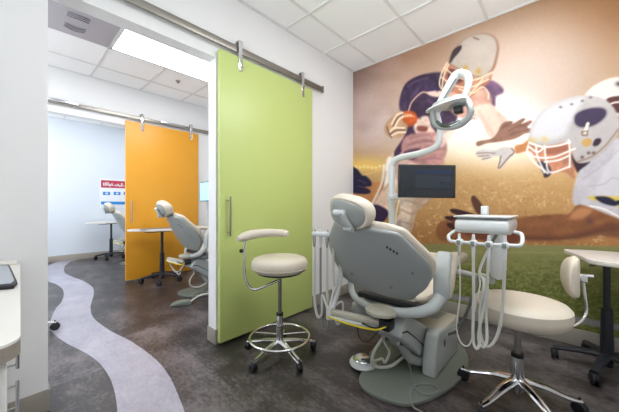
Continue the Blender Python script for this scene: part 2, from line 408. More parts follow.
def poly(pts, col, soft=.9, k=1., curve=True, tex=0.):
    pts = [(float(a), float(b_)) for a, b_ in pts]
    if curve: pts = [tuple(q) for q in cat_rom(pts, 4, True)]
    P = np.array(pts); pad = soft*3+1
    m = np.where((U_ > P[:, 0].min()-pad) & (U_ < P[:, 0].max()+pad) & (V_ > P[:, 1].min()-pad) & (V_ < P[:, 1].max()+pad))[0]
    if len(m) == 0: return
    x = U_[m]; y = V_[m]; d2 = np.full(len(m), 1e9); ins = np.zeros(len(m), bool)
    for i in range(len(P)):
        ax, ay = P[i]; bx_, by_ = P[(i+1) % len(P)]; ex, ey = bx_-ax, by_-ay; L2 = ex*ex+ey*ey+1e-12
        t_ = np.clip(((x-ax)*ex+(y-ay)*ey)/L2, 0, 1); d2 = np.minimum(d2, (x-ax-t_*ex)**2+(y-ay-t_*ey)**2)
        if abs(ey) > 1e-12: c_ = ((ay > y) != (by_ > y)) & (x < ex*(y-ay)/ey+ax); ins ^= c_
    sd = np.where(ins, -1, 1)*np.sqrt(d2); a = np.clip(.5-sd/(2*soft), 0, 1)*k
    c = np.asarray(col, float)[None, :]
    if tex: c = c*(1+tex*(NZ[m][:, None]-.5))
    img[m] = img[m]*(1-a[:, None])+c*a[:, None]
def line(pts, wd, col, soft=.7, k=1., smooth=True):
    pts = [(float(a), float(b_)) for a, b_ in pts]
    if smooth and len(pts) > 2: pts = [tuple(q) for q in cat_rom(pts, 5)]
    P = np.array(pts); pad = wd+soft*2+1
    m = np.where((U_ > P[:, 0].min()-pad) & (U_ < P[:, 0].max()+pad) & (V_ > P[:, 1].min()-pad) & (V_ < P[:, 1].max()+pad))[0]
    if len(m) == 0: return
    x = U_[m]; y = V_[m]; d2 = np.full(len(m), 1e9)
    for i in range(len(P)-1):
        ax, ay = P[i]; ex, ey = P[i+1]-P[i]; t_ = np.clip(((x-ax)*ex+(y-ay)*ey)/(ex*ex+ey*ey+1e-12), 0, 1)
        d2 = np.minimum(d2, (x-ax-t_*ex)**2+(y-ay-t_*ey)**2)
    a = np.clip(.5-(np.sqrt(d2)-wd/2)/(2*soft), 0, 1)*k
    img[m] = img[m]*(1-a[:, None])+np.asarray(col, float)*a[:, None]
def tr(ox, oy, sc, pts): return [(ox+a/sc, oy+b_/sc) for a, b_ in pts]
NZ = .6*vnoise(9, 7, 1)+.4*vnoise(3, 3, 2)
# sky
mixc((186, 150, 112), np.ones(U_.size))
blob(350, 72, 48, 38, (112, 86, 72), .9); blob(374, 122, 40, 42, (214, 196, 192), .9)
blob(430, 50, 60, 30, (160, 118, 88), .7); blob(395, 100, 30, 30, (222, 190, 170), .5)
blob(620, 10, 110, 50, (142, 98, 56), .92); blob(545, 68, 75, 60, (176, 156, 138), .9)
blob(495, 118, 72, 58, (216, 202, 194), .95); blob(486, 130, 60, 36, (250, 248, 248), 1., pw=1.6); blob(520, 70, 60, 60, (206, 184, 166), .35)
cl = vnoise(26, 14, 33)*.6+vnoise(11, 7, 34)*.4
k = np.clip((cl-.5)*2.5, 0, 1)*np.clip((450-U_)/70, 0, 1)*.4; mixc((206, 176, 170), k)
k = np.clip((.5-cl)*2.5, 0, 1)*np.clip((450-U_)/70, 0, 1)*.25; mixc((150, 116, 98), k)
# horizon glow and crowd
a = 1/(1+np.exp(-(V_-158)/7)); mixc((212, 174, 116), a*.95)
blob(495, 150, 62, 26, (250, 236, 212), .9); blob(460, 185, 70, 22, (208, 174, 124), .7)
blob(362, 166, 26, 8, (255, 215, 110), .8); 
a = 1/(1+np.exp(-(V_-178)/7)); mixc((192, 152, 98), a*.85)
a = 1/(1+np.exp(-(V_-222)/8)); mixc((170, 120, 70), a*.85)
cr = (V_ > 168) & (V_ < 250); sp_ = vnoise(1.5, 1.3, 5)*vnoise(5, 4, 6)
k = np.clip((V_-165)/30, 0, 1)*cr*np.clip((sp_-.3)*2.4, 0, 1)*.5; mixc((244, 214, 164), k)
k = np.clip((V_-165)/30, 0, 1)*cr*np.clip((vnoise(2, 1.6, 9)-.6)*2.5, 0, 1)*.28; mixc((150, 92, 50), k)
mixc((196, 126, 74), np.where((U_ < 385) & (V_ > 182), .55, 0)*1.)
for xx in range(356, 392, 4): blob(xx, 166+rs.rand()*2, 1.6, 1.6, (255, 240, 180), .7)
line([(362, 176), (392, 166)], 1.0, (240, 205, 150), k=.7)
# grass
hz = 243+(U_-354)*.012
a = np.clip((V_-hz)/2.0+.5, 0, 1); mixc((150, 145, 92), a)
a = np.clip((V_-hz-6)/45, 0, 1); mixc((118, 120, 60), a)
gn = vnoise(1.7, 1.1, 11)*.6+vnoise(6, 2.2, 12)*.4
k = np.clip((V_-hz-2)/35, 0, 1)*np.clip((gn-.45)*2.4, 0, 1)*.6; mixc((176, 184, 108), k)
k = np.clip((V_-hz-2)/35, 0, 1)*np.clip((.45-gn)*2.4, 0, 1)*.6; mixc((78, 90, 36), k)
line([(354, 250), (640, 254)], 1.2, (176, 174, 112), k=.5); line([(354, 262), (640, 268)], 1.2, (150, 154, 84), k=.4)
poly([(440, 292), (619, 324), (720, 345), (720, 353), (619, 331), (440, 297)], (168, 160, 178), 1.5, .8, curve=False)
# second helmet, far right
poly([(585, 98), (589, 90), (597, 84), (608, 79), (622, 77), (650, 80), (665, 95), (660, 118), (600, 112)], (216, 206, 196), 1)
poly([(606, 100), (619, 96), (640, 98), (640, 112), (612, 112)], (96, 60, 52)); line([(600, 99), (619, 93), (650, 95)], 2, (235, 225, 210)); line([(606, 106), (619, 102), (650, 104)], 1.5, (235, 225, 210))
blob(619, 84, 3.5, 2.5, (70, 62, 66), .9)
# running player: legs first
leg = (208, 178, 160)
poly(tr(350, 130, 5.15, [(215, 120), (300, 120), (350, 175), (345, 240), (300, 260), (230, 285), (190, 340), (140, 395), (105, 395), (150, 340), (180, 290), (190, 200)]), leg, 1.2, tex=.25)
poly(tr(350, 130, 5.15, [(190, 150), (225, 150), (215, 220), (195, 290), (175, 300)]), (246, 236, 226), 1)
poly([(377, 197), (395, 178), (398, 196), (390, 212), (384, 214), (378, 210)], (226, 196, 172), 1, tex=.2)
poly([(372, 207), (378, 205), (388, 211), (386, 219), (378, 226), (370, 229), (370, 220)], (66, 48, 72), 1)
poly([(400, 196), (432, 196), (422, 206), (416, 214), (411, 232), (404, 238), (396, 236), (394, 226), (400, 210)], (206, 184, 164), 1, tex=.45)
for q in range(5): line([(405+q*1.0, 200+q*6), (401, 236)], 1.2, (244, 232, 214), k=.25)
line([(399, 200), (396, 216), (396, 232)], 1.6, (248, 238, 222), k=.8)
poly([(394, 233), (410, 237), (409, 243), (400, 244), (393, 240)], (58, 42, 66), 1)
for q in ([(405, 200), (424, 205), (431, 198)], [(402, 210), (413, 214), (420, 206)], [(400, 221), (410, 224)]): line(q, 1.3, (156, 128, 108), soft=1.0, k=.6)
for q in ([(386, 172), (383, 186), (377, 200)], [(399, 160), (394, 176), (384, 190)]): line(q, 1.4, (172, 136, 118), soft=1.2, k=.6)
line([(384, 165), (382, 182), (375, 198), (371, 205)], 2.0, (246, 238, 228), k=.8)
poly([(414, 200), (428, 198), (418, 208), (413, 226), (409, 232)], (180, 148, 120), 1.3, k=.6)
# torso and jersey
poly(tr(350, 60, 5.15, [(255, 250), (262, 180), (290, 120), (340, 88), (400, 70), (470, 64), (520, 90), (560, 140), (560, 260), (540, 330), (500, 370), (420, 420), (330, 420), (300, 400), (330, 340), (290, 320)]), (76, 58, 74), 1.3, tex=.5)
poly(tr(350, 60, 5.15, [(300, 330), (345, 300), (330, 370), (300, 420), (270, 470), (235, 500), (230, 470), (275, 400)]), (78, 54, 78), 1, tex=.3)
poly(tr(350, 60, 5.15, [(262, 235), (300, 250), (330, 200), (375, 160), (470, 165), (470, 110), (400, 78), (340, 92), (290, 125), (266, 180)]), (72, 56, 76), 1.2, tex=.6)
line(tr(350, 60, 5.15, [(302, 262), (320, 215), (370, 168), (410, 172), (470, 176)]), 1.5, (206, 170, 152))
poly(tr(350, 60, 5.15, [(400, 165), (480, 160), (480, 190), (420, 186)]), (226, 196, 180), 1)
poly(tr(350, 60, 5.15, [(330, 330), (350, 300), (400, 290), (420, 340), (440, 380), (400, 400), (350, 390), (330, 360)]), (226, 198, 178), 1.2, tex=.4)
poly(tr(350, 60, 5.15, [(350, 340), (400, 345), (390, 370), (350, 365)]), (140, 82, 70), 1.2)
poly(tr(350, 130, 5.15, [(290, 30), (430, 10), (480, 30), (500, 90), (485, 150), (470, 178), (350, 178), (270, 120)]), (182, 136, 128), 1.4, tex=.35)
poly(tr(350, 130, 5.15, [(280, 110), (360, 95), (340, 150), (300, 150)]), (104, 74, 84), 1.2)
poly(tr(350, 130, 5.15, [(430, 40), (530, -40), (540, 10), (500, 60), (470, 90)]), (236, 208, 190), 1.6, k=.8)
# ball and hand
poly(tr(350, 60, 5.15, [(255, 290), (280, 265), (325, 265), (348, 290), (340, 325), (300, 345), (262, 335)]), (196, 96, 44), 1, tex=.3)
line(tr(350, 60, 5.15, [(270, 300), (300, 285), (330, 290)]), .9, (232, 180, 130)); line(tr(350, 60, 5.15, [(262, 325), (300, 335), (335, 320)]), 1.2, (120, 66, 52), k=.6)
for q in range(4): line(tr(350, 60, 5.15, [(284+q*10, 280), (288+q*10, 292)]), .8, (240, 214, 180))
poly(tr(350, 60, 5.15, [(176, 350), (190, 320), (225, 285), (255, 262), (280, 275), (270, 310), (295, 335), (290, 375), (262, 400), (225, 400), (190, 390)]), (196, 158, 122), 1, tex=.2)
for q in ([(215, 330), (240, 285), (270, 272)], [(230, 350), (250, 310), (275, 290)], [(205, 370), (230, 350), (280, 350)], [(215, 390), (245, 375), (285, 372)]): line(tr(350, 60, 5.15, q), 1.7, (240, 224, 196))
for q in ([(222, 340), (246, 298), (270, 280)], [(210, 380), (240, 362), (282, 361)], [(190, 345), (205, 385), (215, 400)]): line(tr(350, 60, 5.15, q), .9, (104, 70, 66))
for q in ([(285, 150), (320, 120), (380, 95)], [(275, 210), (300, 170), (340, 130)], [(380, 200), (420, 230), (430, 290)], [(350, 230), (345, 270), (360, 300)], [(440, 90), (460, 120), (450, 160)]): line(tr(350, 60, 5.15, q), 1.6, (62, 44, 66), soft=1.6, k=.6)
for q in ([(300, 135), (345, 108), (400, 92)], [(400, 210), (450, 240), (470, 290)], [(320, 190), (350, 150)]): line(tr(350, 60, 5.15, q), 1.3, (140, 108, 128), soft=1.8, k=.6)
for q in ([(300, 60), (380, 40), (470, 50)], [(310, 90), (400, 70), (480, 80)], [(340, 140), (420, 120), (480, 110)]): line(tr(350, 130, 5.15, q), 1.4, (206, 166, 150), soft=1.5, k=.7)
for q in ([(305, 75), (390, 55), (470, 66)], [(330, 160), (420, 145), (470, 150)]): line(tr(350, 130, 5.15, q), 1.2, (138, 94, 96), soft=1.4, k=.6)
# shoulder and arm to the right
poly(tr(430, 25, 5.15, [(280, 290), (330, 290), (375, 325), (375, 350), (340, 370), (335, 420), (300, 430), (250, 400), (230, 340)]), (112, 84, 104), 1.4, tex=.35)
poly([(448, 92), (458, 82), (486, 90), (492, 104), (486, 114), (470, 120), (452, 112)], (206, 160, 138), 1.6, tex=.25)
poly(tr(450, 100, 5.15, [(120, 40), (205, 20), (255, 60), (300, 105), (262, 150), (235, 195), (195, 185), (165, 120), (135, 80)]), (228, 196, 176), 1.4, tex=.1)
poly(tr(450, 100, 5.15, [(262, 130), (285, 112), (318, 108), (325, 120), (372, 95), (388, 100), (370, 122), (412, 105), (422, 115), (398, 140), (424, 150), (424, 168), (385, 174), (335, 200), (260, 215), (190, 224), (150, 238), (134, 230), (145, 213), (215, 198), (245, 165)]), (150, 112, 92), .9, tex=.2)
# raised helmet
hp = tr(430, 25, 5.15, [(168, 78), (215, 52), (285, 42), (332, 60), (356, 105), (350, 165), (328, 232), (275, 272), (205, 262), (135, 225), (97, 195), (110, 150), (135, 110)])
poly(hp, (152, 116, 92), 1); 
poly(tr(430, 25, 5.15, [(172, 82), (215, 56), (283, 47), (325, 64), (343, 105), (336, 165), (315, 228), (272, 262), (205, 254), (140, 218), (104, 190), (116, 150), (142, 112)]), (182, 168, 152), 1.2, tex=.06)
blob(430+230/5.15, 25+110/5.15, 16, 12, (196, 182, 168), .8)
poly(tr(430, 25, 5.15, [(120, 130), (160, 105), (158, 130), (120, 175), (112, 190), (100, 190)]), (74, 60, 58), .9)
for q in ((185, 225), (250, 238)): blob(430+q[0]/5.15, 25+q[1]/5.15, 2.6, 3.2, (186, 146, 66), .9)
line(tr(430, 25, 5.15, [(225, 65), (250, 75)]), 1.2, (120, 96, 80))
poly(tr(430, 25, 5.15, [(95, 205), (140, 230), (210, 268), (290, 275), (320, 240), (310, 290), (250, 340), (190, 380), (130, 350), (75, 340), (70, 260)]), (176, 118, 88), 1.2, k=.85, tex=.3)
poly(tr(430, 25, 5.15, [(100, 225), (160, 250), (170, 290), (120, 300), (90, 270)]), (108, 66, 62), 1.2)
mk = (226, 202, 168)
for q in ([(88, 195), (60, 250), (50, 310), (80, 350)], [(95, 205), (72, 260), (66, 330), (110, 380)], [(75, 220), (130, 262), (220, 285), (320, 245)], [(60, 270), (120, 310), (210, 320), (300, 280)], [(150, 330), (220, 350), (270, 320), (300, 350), (300, 380)], [(215, 280), (170, 380)], [(270, 280), (190, 380)], [(120, 245), (100, 330)]): line(tr(430, 25, 5.15, q), 1.5, mk)
# dark glove of a third player at the left corner
poly([(350, 168), (357, 169), (362, 175), (366, 176), (371, 181), (371, 186), (365, 187), (370, 190), (370, 193), (362, 194), (350, 190)], (50, 44, 66), .9)
line([(358, 180), (366, 183)], .9, (92, 84, 104)); line([(358, 186), (365, 188)], .8, (100, 80, 90))
# reaching hand in a pale glove
poly(tr(450, 100, 5.15, [(335, 238), (375, 225), (400, 208), (440, 210), (440, 270), (400, 262), (340, 276)]), (196, 134, 84), 1, tex=.15)
poly(tr(450, 100, 5.15, [(132, 272), (150, 258), (190, 250), (230, 258), (270, 242), (320, 244), (336, 262), (330, 285), (310, 300), (290, 325), (262, 356), (248, 354), (252, 325), (258, 296), (225, 292), (200, 308), (165, 312), (170, 298), (138, 292)]), (206, 196, 190), .9, tex=.15)
for q in ([(140, 275), (190, 272), (230, 275)], [(150, 290), (200, 285)], [(165, 305), (205, 296)]): line(tr(450, 100, 5.15, q), 1.1, (152, 120, 98), k=.9)
line(tr(450, 100, 5.15, [(318, 250), (330, 270), (300, 298), (255, 352)]), 1.0, (130, 92, 70)); line(tr(450, 100, 5.15, [(262, 290), (256, 320), (248, 350)]), .9, (120, 88, 70))
for q in ([(262, 150), (300, 125), (325, 112)], [(300, 160), (340, 140), (395, 122)], [(310, 180), (370, 160), (415, 156)]): line(tr(450, 100, 5.15, q), .9, (112, 78, 66), soft=.8, k=.6)
for q in ([(150, 60), (190, 130), (220, 170)], [(250, 70), (270, 110)]): line(tr(450, 100, 5.15, q), 1.8, (202, 160, 138), soft=2, k=.5)
# tackling player: jersey, arm, helmet
poly([(574, 205), (573, 192), (577, 176), (581, 164), (588, 158), (604, 150), (622, 136), (680, 120), (760, 120), (760, 260), (640, 228), (614, 217), (590, 208)], (196, 190, 192), 1.2, tex=.12)
poly([(610, 160), (626, 146), (690, 150), (690, 190), (640, 196), (600, 196), (596, 188)], (210, 205, 208), 2, k=.8)
for q in ([(590, 186), (604, 184), (612, 178), (619, 180)], [(582, 180), (596, 170), (612, 158)], [(600, 165), (619, 150)]): line(q, 1.2, (184, 172, 172), k=.7)
poly([(587, 197), (605, 196), (640, 198), (700, 204), (700, 222), (640, 216), (612, 204), (597, 201)], (224, 196, 92), .9)
poly([(595, 197), (608, 197), (618, 203), (614, 206), (602, 203)], (52, 48, 66), .9); poly([(619, 200), (660, 204), (700, 214), (700, 220), (650, 214), (622, 207)], (52, 48, 66), .9)
line([(590, 206), (604, 209), (625, 219), (680, 238)], 1.5, (246, 240, 238))
poly([(576, 206), (582, 205), (594, 209), (616, 218), (640, 228), (640, 238), (622, 232), (604, 232), (578, 238), (550, 240), (520, 239), (498, 239), (470, 240), (440, 240), (440, 222), (470, 221), (500, 221), (530, 216), (560, 214), (569, 214)], (146, 98, 62), 1.2, tex=.2)
poly([(520, 236), (560, 236), (590, 230), (612, 222), (640, 232), (640, 240), (600, 236), (578, 239), (550, 241), (500, 240)], (108, 68, 52), 2.4, k=.7)
poly([(578, 208), (592, 210), (584, 218), (570, 218)], (206, 150, 104), 2, k=.7); blob(590, 221, 4, 4, (92, 62, 70), .55)
dk = (74, 46, 44)
poly([(450, 210), (456, 209), (474, 214), (474, 219), (455, 214)], dk, .8); poly([(447, 216), (470, 218), (470, 223), (448, 220)], dk, .8); poly([(448, 223), (472, 225), (472, 230), (452, 229)], dk, .8)
poly([(471, 198), (475, 196), (483, 206), (486, 214), (478, 214), (473, 206)], (104, 68, 54), .9)
poly([(456, 218), (500, 222), (520, 240), (500, 244), (460, 232)], (120, 70, 50), 1.5)
poly(tr(519, 130, 5.89, [(60, 60), (180, 40), (300, 20), (420, 40), (420, 140), (330, 210), (330, 290), (270, 250), (180, 250), (110, 190), (70, 120)]), (190, 134, 102), 1, tex=.3)
poly(tr(519, 130, 5.89, [(160, 110), (230, 95), (290, 90), (290, 118), (230, 135), (165, 145)]), (166, 108, 82), 1)
poly(tr(519, 130, 5.89, [(110, 190), (160, 190), (190, 235), (180, 270), (150, 280), (140, 250)]), (72, 60, 66), .9)
poly(tr(519, 130, 5.89, [(300, 130), (345, 190), (420, 185), (360, 235), (345, 250), (325, 210)]), (66, 48, 54), 1)
hel = tr(519, 80, 5.89, [(52, 362), (62, 315), (80, 255), (130, 188), (200, 140), (280, 108), (360, 93), (430, 93), (500, 112), (555, 160), (585, 225), (590, 290), (560, 360), (520, 410), (470, 450), (420, 480), (360, 490), (330, 470), (315, 430), (290, 370), (180, 385), (100, 385)])
poly(hel, (186, 178, 172), 1, tex=.05)
poly(tr(519, 80, 5.89, [(70, 340), (85, 265), (135, 195), (205, 148), (290, 118), (380, 104), (340, 180), (300, 260), (260, 330), (160, 360)]), (212, 209, 210), 3, k=.8)
poly(tr(519, 80, 5.89, [(320, 245), (325, 205), (365, 175), (430, 158), (490, 158), (522, 178), (518, 215), (485, 250), (430, 280), (370, 288), (335, 272)]), (164, 152, 150), .9)
poly(tr(519, 80, 5.89, [(328, 245), (333, 208), (370, 182), (430, 166), (486, 166), (512, 182), (508, 213), (478, 244), (430, 270), (372, 278), (340, 266)]), (76, 64, 82), .9, tex=.1)
poly(tr(519, 80, 5.89, [(435, 375), (450, 348), (478, 344), (484, 362), (465, 385), (440, 390)]), (72, 52, 60), .8)
line(tr(519, 80, 5.89, [(405, 258), (390, 305)]), 3.2, (236, 226, 206)); line(tr(519, 80, 5.89, [(370, 305), (405, 300), (400, 328), (372, 325), (370, 305)]), 1.2, (130, 104, 80), smooth=False)
poly(tr(519, 80, 5.89, [(368, 365), (395, 345), (428, 352), (418, 385), (385, 392)]), (196, 158, 92), 1)
for q in ((245, 160), (310, 143), (373, 123), (422, 103)): blob(519+q[0]/5.89, 80+q[1]/5.89, 1.6, 1.1, (106, 92, 88), .9)
for q in ((372, 455), (410, 430), (440, 430)): blob(519+q[0]/5.89, 80+q[1]/5.89, 1.7, 1.5, (96, 70, 62), .9)
line(tr(519, 80, 5.89, [(585, 290), (540, 350), (500, 395), (430, 450), (350, 480)]), 1.6, (154, 120, 88), k=.7)
for q in ((80, 355), (150, 350)): blob(519+q[0]/5.89, 80+q[1]/5.89, 4.0, 3.0, (214, 184, 112), .75)
mk = (240, 232, 226)
for q in ([(58, 75), (140, 100), (230, 92), (300, 72)], [(52, 130), (100, 160), (200, 160), (300, 122), (330, 110)], [(55, 90), (50, 130), (90, 190), (170, 255)], [(150, 95), (160, 180), (185, 250), (300, 215)], [(60, 100), (110, 130), (150, 100)], [(292, 60), (300, 130), (298, 218)], [(100, 95), (110, 160), (150, 250)], [(150, 188), (230, 178), (298, 150)]): line(tr(519, 130, 5.89, q), 1.7, mk)
# slight print grain
img = 255*(np.clip(img, 0, 255)/255)**np.array([1.14, 1.12, 1.06])
img *= (1+.03*(vnoise(1.3, 1.3, 21)[:, None]-.5))
cols = np.ones((U_.size, 4)); cols[:, :3] = lin(np.clip(img, 0, 255))
me = bpy.data.meshes.new('wall_mural')
vs = np.stack([gx.ravel(), np.full(U_.size, YM-.002), gz.ravel()], 1)
ii = np.arange(nz-1)[:, None]*nx+np.arange(nx-1)[None, :]; ii = ii.ravel()
fs = np.stack([ii, ii+1, ii+nx+1, ii+nx], 1)
me.from_pydata(vs.tolist(), [], fs.tolist()); me.update()
ca = me.color_attributes.new('print', 'FLOAT_COLOR', 'POINT'); ca.data.foreach_set('color', cols.ravel().astype(np.float32))
mm = bpy.data.materials.new('mural_print'); mm.use_nodes = True; nt = mm.node_tree; bs = nt.nodes['Principled BSDF']; bs.inputs['Roughness'].default_value = .7; bs.inputs['Specular IOR Level'].default_value = .2
an = nt.nodes.new('ShaderNodeVertexColor'); an.layer_name = 'print'; nt.links.new(an.outputs['Color'], bs.inputs['Base Color'])
me.materials.append(mm)
mo = bpy.data.objects.new('wall_mural', me); COL.objects.link(mo)
tag(mo, 'large printed wall mural of football players in helmets at sunset', 'mural')

# ------------------------------------------------------------------ counter and cabinet at the left
t = thing('countertop', 'white countertop with rounded speckled end, at the left edge', 'countertop', (-1.4, -.3, .79))
def roundrect(x0, x1, y0, y1, r, z):
    out = []
    for cx, cy, a0 in ((x1-r, y1-r, 0), (x0+.01, y1-.01, 90), (x0+.01, y0+.01, 180), (x1-r, y0+r, 270)):
        rr = r if cx == x1-r else .01
        for k in range(9): a = math.radians(a0+k*11.25); out.append((cx+rr*math.cos(a), cy+rr*math.sin(a), z))
    return out
CX1 = -.86; CZ = .808
def skew(p): return [(x, y-.02*(x-CX1) if y > -.3 else y, z) for x, y, z in p]
MB().prism(skew(roundrect(XL+.01, CX1, -.62, .018, .05, CZ-.006)), (0, 0, .006)).build('top_surface', M['counter'], t)
MB().prism(skew(roundrect(XL+.01, CX1, -.62, .018, .05, CZ-.038)), (0, 0, .0315)).build('edge_band', M['speck'], t)
MB().box((XL+.010, -.62, CZ), (XL+.022, .03, CZ+.02), .003).build('upstand', M['counter'], t)
t = thing('base_cabinet', 'white base cabinet with steel bar handles under the countertop', 'cabinet', (-1.4, -.3, 0))
MB().box((XL+.012, -.60, .09), (-.90, -.022, .762), .002).build('carcass', M['cab'], t)
MB().box((XL+.012, -.58, 0), (-.94, -.06, .09)).build('plinth', M['basegrey'], t)
for k, (x0, x1) in enumerate(((-2.03, -1.645), (-1.635, -1.23), (-1.22, -.90))):
    for (z0, z1, hz0) in ((.415, .758, .43), (.10, .405, .255)):
        dd = MB().box((x0, -.020, z0), (x1, -.003, z1), .002).build('door', M['cab'], t)
        hh = MB(); hx = x0+.05 if k else x1-.02
        hh.tube([(hx, .026, hz0-.0), (hx, .026, hz0+.125)], .006, 10)
        for z in (hz0+.018, hz0+.107): hh.tube([(hx, -.004, z), (hx, .026, z)], .004, 8)
        if k == 0: hh.build('handle', M['alu'], dd)
tb = [at(9.5, 264.5, 'z', CZ+.014), at(17.5, 281.5, 'z', CZ+.014), at(14, 285, 'z', CZ+.014), at(-30, 289, 'z', CZ+.014), at(-30, 264.5, 'z', CZ+.014)]
t = thing('tablet', 'black framed tablet lying flat on the white countertop', 'tablet', tuple(tb[0]-np.array([0, 0, .012])))
MB().prism([tuple(p-np.array([0, 0, .0125])) for p in tb], (0, 0, .012), .002).build('frame', M['black'], t)
cen = sum(tb[:5])/5
MB().prism([tuple(cen+(p-cen)*.86+np.array([0, 0, .0])) for p in tb], (0, 0, .0015)).build('display', M['tabscreen'], t)

# ------------------------------------------------------------------ casters and star bases
def caster(c, r, parent, m=None, twin=True):
    m = m or M['black']; b = MB(); a = random.uniform(0, PI); ax = Vector((math.cos(a), math.sin(a), 0)); c = Vector(c)
    for s_ in (-1, 1): b.lathe([(.004, -.008), (r*.85, -.008), (r, -.004), (r, .004), (r*.85, .008), (.004, .008)], c+ax*(s_*.011), ax, 20)
    b.tube([c+Vector((0, 0, r*.3)), c+Vector((0, 0, r+.022))], .006, 8)
    b.lathe([(r*.9, -.004), (r*.95, 0), (r*.9, .004)], c+Vector((0, 0, r*.25)), ax, 14)
    return b.build('caster', m, parent)
def star(cx, cy, r, a0, parent, m, zh, zt, wr, w0=.02, w1=.013, flat=.7, name='leg'):
    legs = []
    for k in range(5):
        a = math.radians(a0+72*k); d = np.array([math.cos(a), math.sin(a), 0]); c = np.array([cx, cy, 0])
        b = MB(); b.tube([c+d*.012+_U*zh, c+d*r*.4+_U*(zh*.62+zt*.38+.006), c+d*r*.8+_U*(zt+.006), c+d*(r+.008)+_U*(zt-.004)], [w0, w0*.92, w1*1.05, w1], 10, smooth=4, flat=flat, up=(0, 0, 1))
        l = b.build(name, m, parent); legs.append(l)
        caster(c+d*r+_U*wr, wr, l)
    return legs

# assistant's stool by the green door
SX, SY = 2.064*_F[0]-.22*_R[0], 2.064*_F[1]-.22*_R[1]
t = thing('assistant_stool', 'cream stool with chrome foot ring and curved arm, in front of the green door', 'stool', (SX, SY, 0))
fa = math.degrees(math.atan2(-_F[1], -_F[0]))
star(SX, SY, .262, fa+36, t, M['alu'], .105, .066, .029, .023, .018, .6)
MB().tube([(SX, SY, .05), (SX, SY, .135), (SX, SY, .30)], [.022, .027, .024], 20).build('column_sleeve', M['chrome'], t)
MB().tube([(SX, SY, .30), (SX, SY, .60)], .0135, 16).build('column', M['steel'], t)
MB().tube([(SX, SY, .295), (SX, SY, .31)], .026, 18).build('collar', M['black'], t)
b = MB(); b.tube([(SX+.218*math.cos(a), SY+.218*math.sin(a), .137) for a in np.linspace(0, 2*PI, 48, endpoint=False)], .0095, 10, closed=True)
for k in (1, 3):
    a = math.radians(fa+36+72*k); b.tube([(SX+.02*math.cos(a), SY+.02*math.sin(a), .15), (SX+.212*math.cos(a), SY+.212*math.sin(a), .137)], .005, 8)
b.build('foot_ring', M['chrome'], t)
cush = [(.001, 0), (.12, 0), (.185, .004), (.200, .018), (.206, .04), (.204, .062), (.192, .078), (.165, .087), (.1, .091), (.001, .092)]
MB().lathe([(a, z*1.2) for a, z in cush], (SX, SY, .62), n=48).build('seat', M['cream'], t)
MB().lathe([(.001, 0), (.15, 0), (.165, .006), (.165, .016), (.001, .016)], (SX, SY, .604), n=36).build('seat_plate', M['black'], t)
b = MB(); b.tube([(SX+.206*math.cos(a), SY+.206*math.sin(a), .652) for a in np.linspace(0, 2*PI, 60, endpoint=False)], .0028, 6, closed=True); b.build('piping', M['cream'], t)
D = 2.03
def ps(px, py, d=D): return np.array([0, 0, CH])+(_F+_R*((px-309.5)/FPX)+_U*((206-py)/FPX))*d
b = MB(); b.tube([ps(279, 280, 2.06), ps(270, 284, 2.04), ps(256, 289.5), ps(248.5, 286), ps(245, 276), ps(244.2, 262), ps(244.6, 248), ps(246, 239.5, 2.02)], .0095, 12, smooth=6); b.build('arm_bracket', M['chrome'], t)
b = MB(); b.lathe([(.003, 0), (.013, .003), (.015, .014), (.012, .024), (.003, .026)], ps(243, 251), tuple(-_R), 12); b.build('knob', M['black'], t)
b = MB(); ap = [ps(238, 239, 1.97), ps(243, 237.5, 2.0), ps(250, 235, 2.03), ps(262, 233.2, 2.05), ps(275, 232.8, 2.06), ps(285, 233.5, 2.05), ps(288, 234, 2.04)]
b.tube(ap, [.022, .038, .042, .039, .036, .033, .018], 14, smooth=6, flat=.8, up=(0, 0, 1)); b.build('arm_pad', M['cream'], t)

# operator's stool at the right
QX, QY = -.205, 1.92
t = thing('operator_stool', 'cream stool with polished five-star base and small backrest, right of the instrument tray', 'stool', (QX, QY, 0))
star(QX, QY, .284, 28, t, M['chrome'], .14, .072, .033, .027, .016)
MB().tube([(QX, QY, .06), (QX, QY, .15), (QX, QY, .27)], [.02, .034, .027], 20).build('column_sleeve', M['chrome'], t)
MB().tube([(QX, QY, .265), (QX, QY, .285)], .03, 18).build('collar', M['black'], t)
MB().tube([(QX, QY, .28), (QX, QY, .47)], .015, 16).build('column', M['steel'], t)
MB().lathe([(.001, 0), (.13, 0), (.14, .006), (.14, .014), (.001, .014)], (QX, QY, .460), n=36).build('seat_plate', M['black'], t)
MB().lathe([(.001, 0), (.15, 0), (.20, .006), (.217, .022), (.224, .055), (.222, .088), (.206, .106), (.16, .115), (.1, .113), (.001, .11)], (QX+.008, QY, .472), n=48).build('seat', M['cream'], t)
bc = np.array([.015, 2.135, .705]); nd = np.array([math.cos(math.radians(12)), math.sin(math.radians(12)), 0])
b = MB(); td = np.array([-nd[1], nd[0], 0]); rings = []
for k in range(15):
    s_ = -1+2*k/14; rr = (1-abs(s_)**2.6)**.5*1. if abs(s_) < 1 else .03; rr = max(rr, .03)
    z = bc[2]+.118*s_; ring = []
    for q in range(20):
        a = 2*PI*q/20; u_ = .095*rr*math.cos(a); th = .032*(rr**.6)*math.sin(a)
        bend = -.5*(u_/.1)**2*.05
        p = np.array([bc[0], bc[1], z])+td*u_+nd*(th+bend+.03*s_*s_*.4); ring.append(p)
    rings.append(ring)
b.loft(rings); b.build('backrest', M['cream'], t)
b = MB(); kb = bc+nd*.045; b.obox(kb+np.array([0, 0, .0]), nd, None, (0, 0, 1), (.035, .04, .045), .006); b.lathe([(.002, 0), (.011, 0), (.011, .03), (.002, .03)], kb+nd*.012+_U*.012, tuple(nd), 12); b.build('clamp', M['chrome'], t)
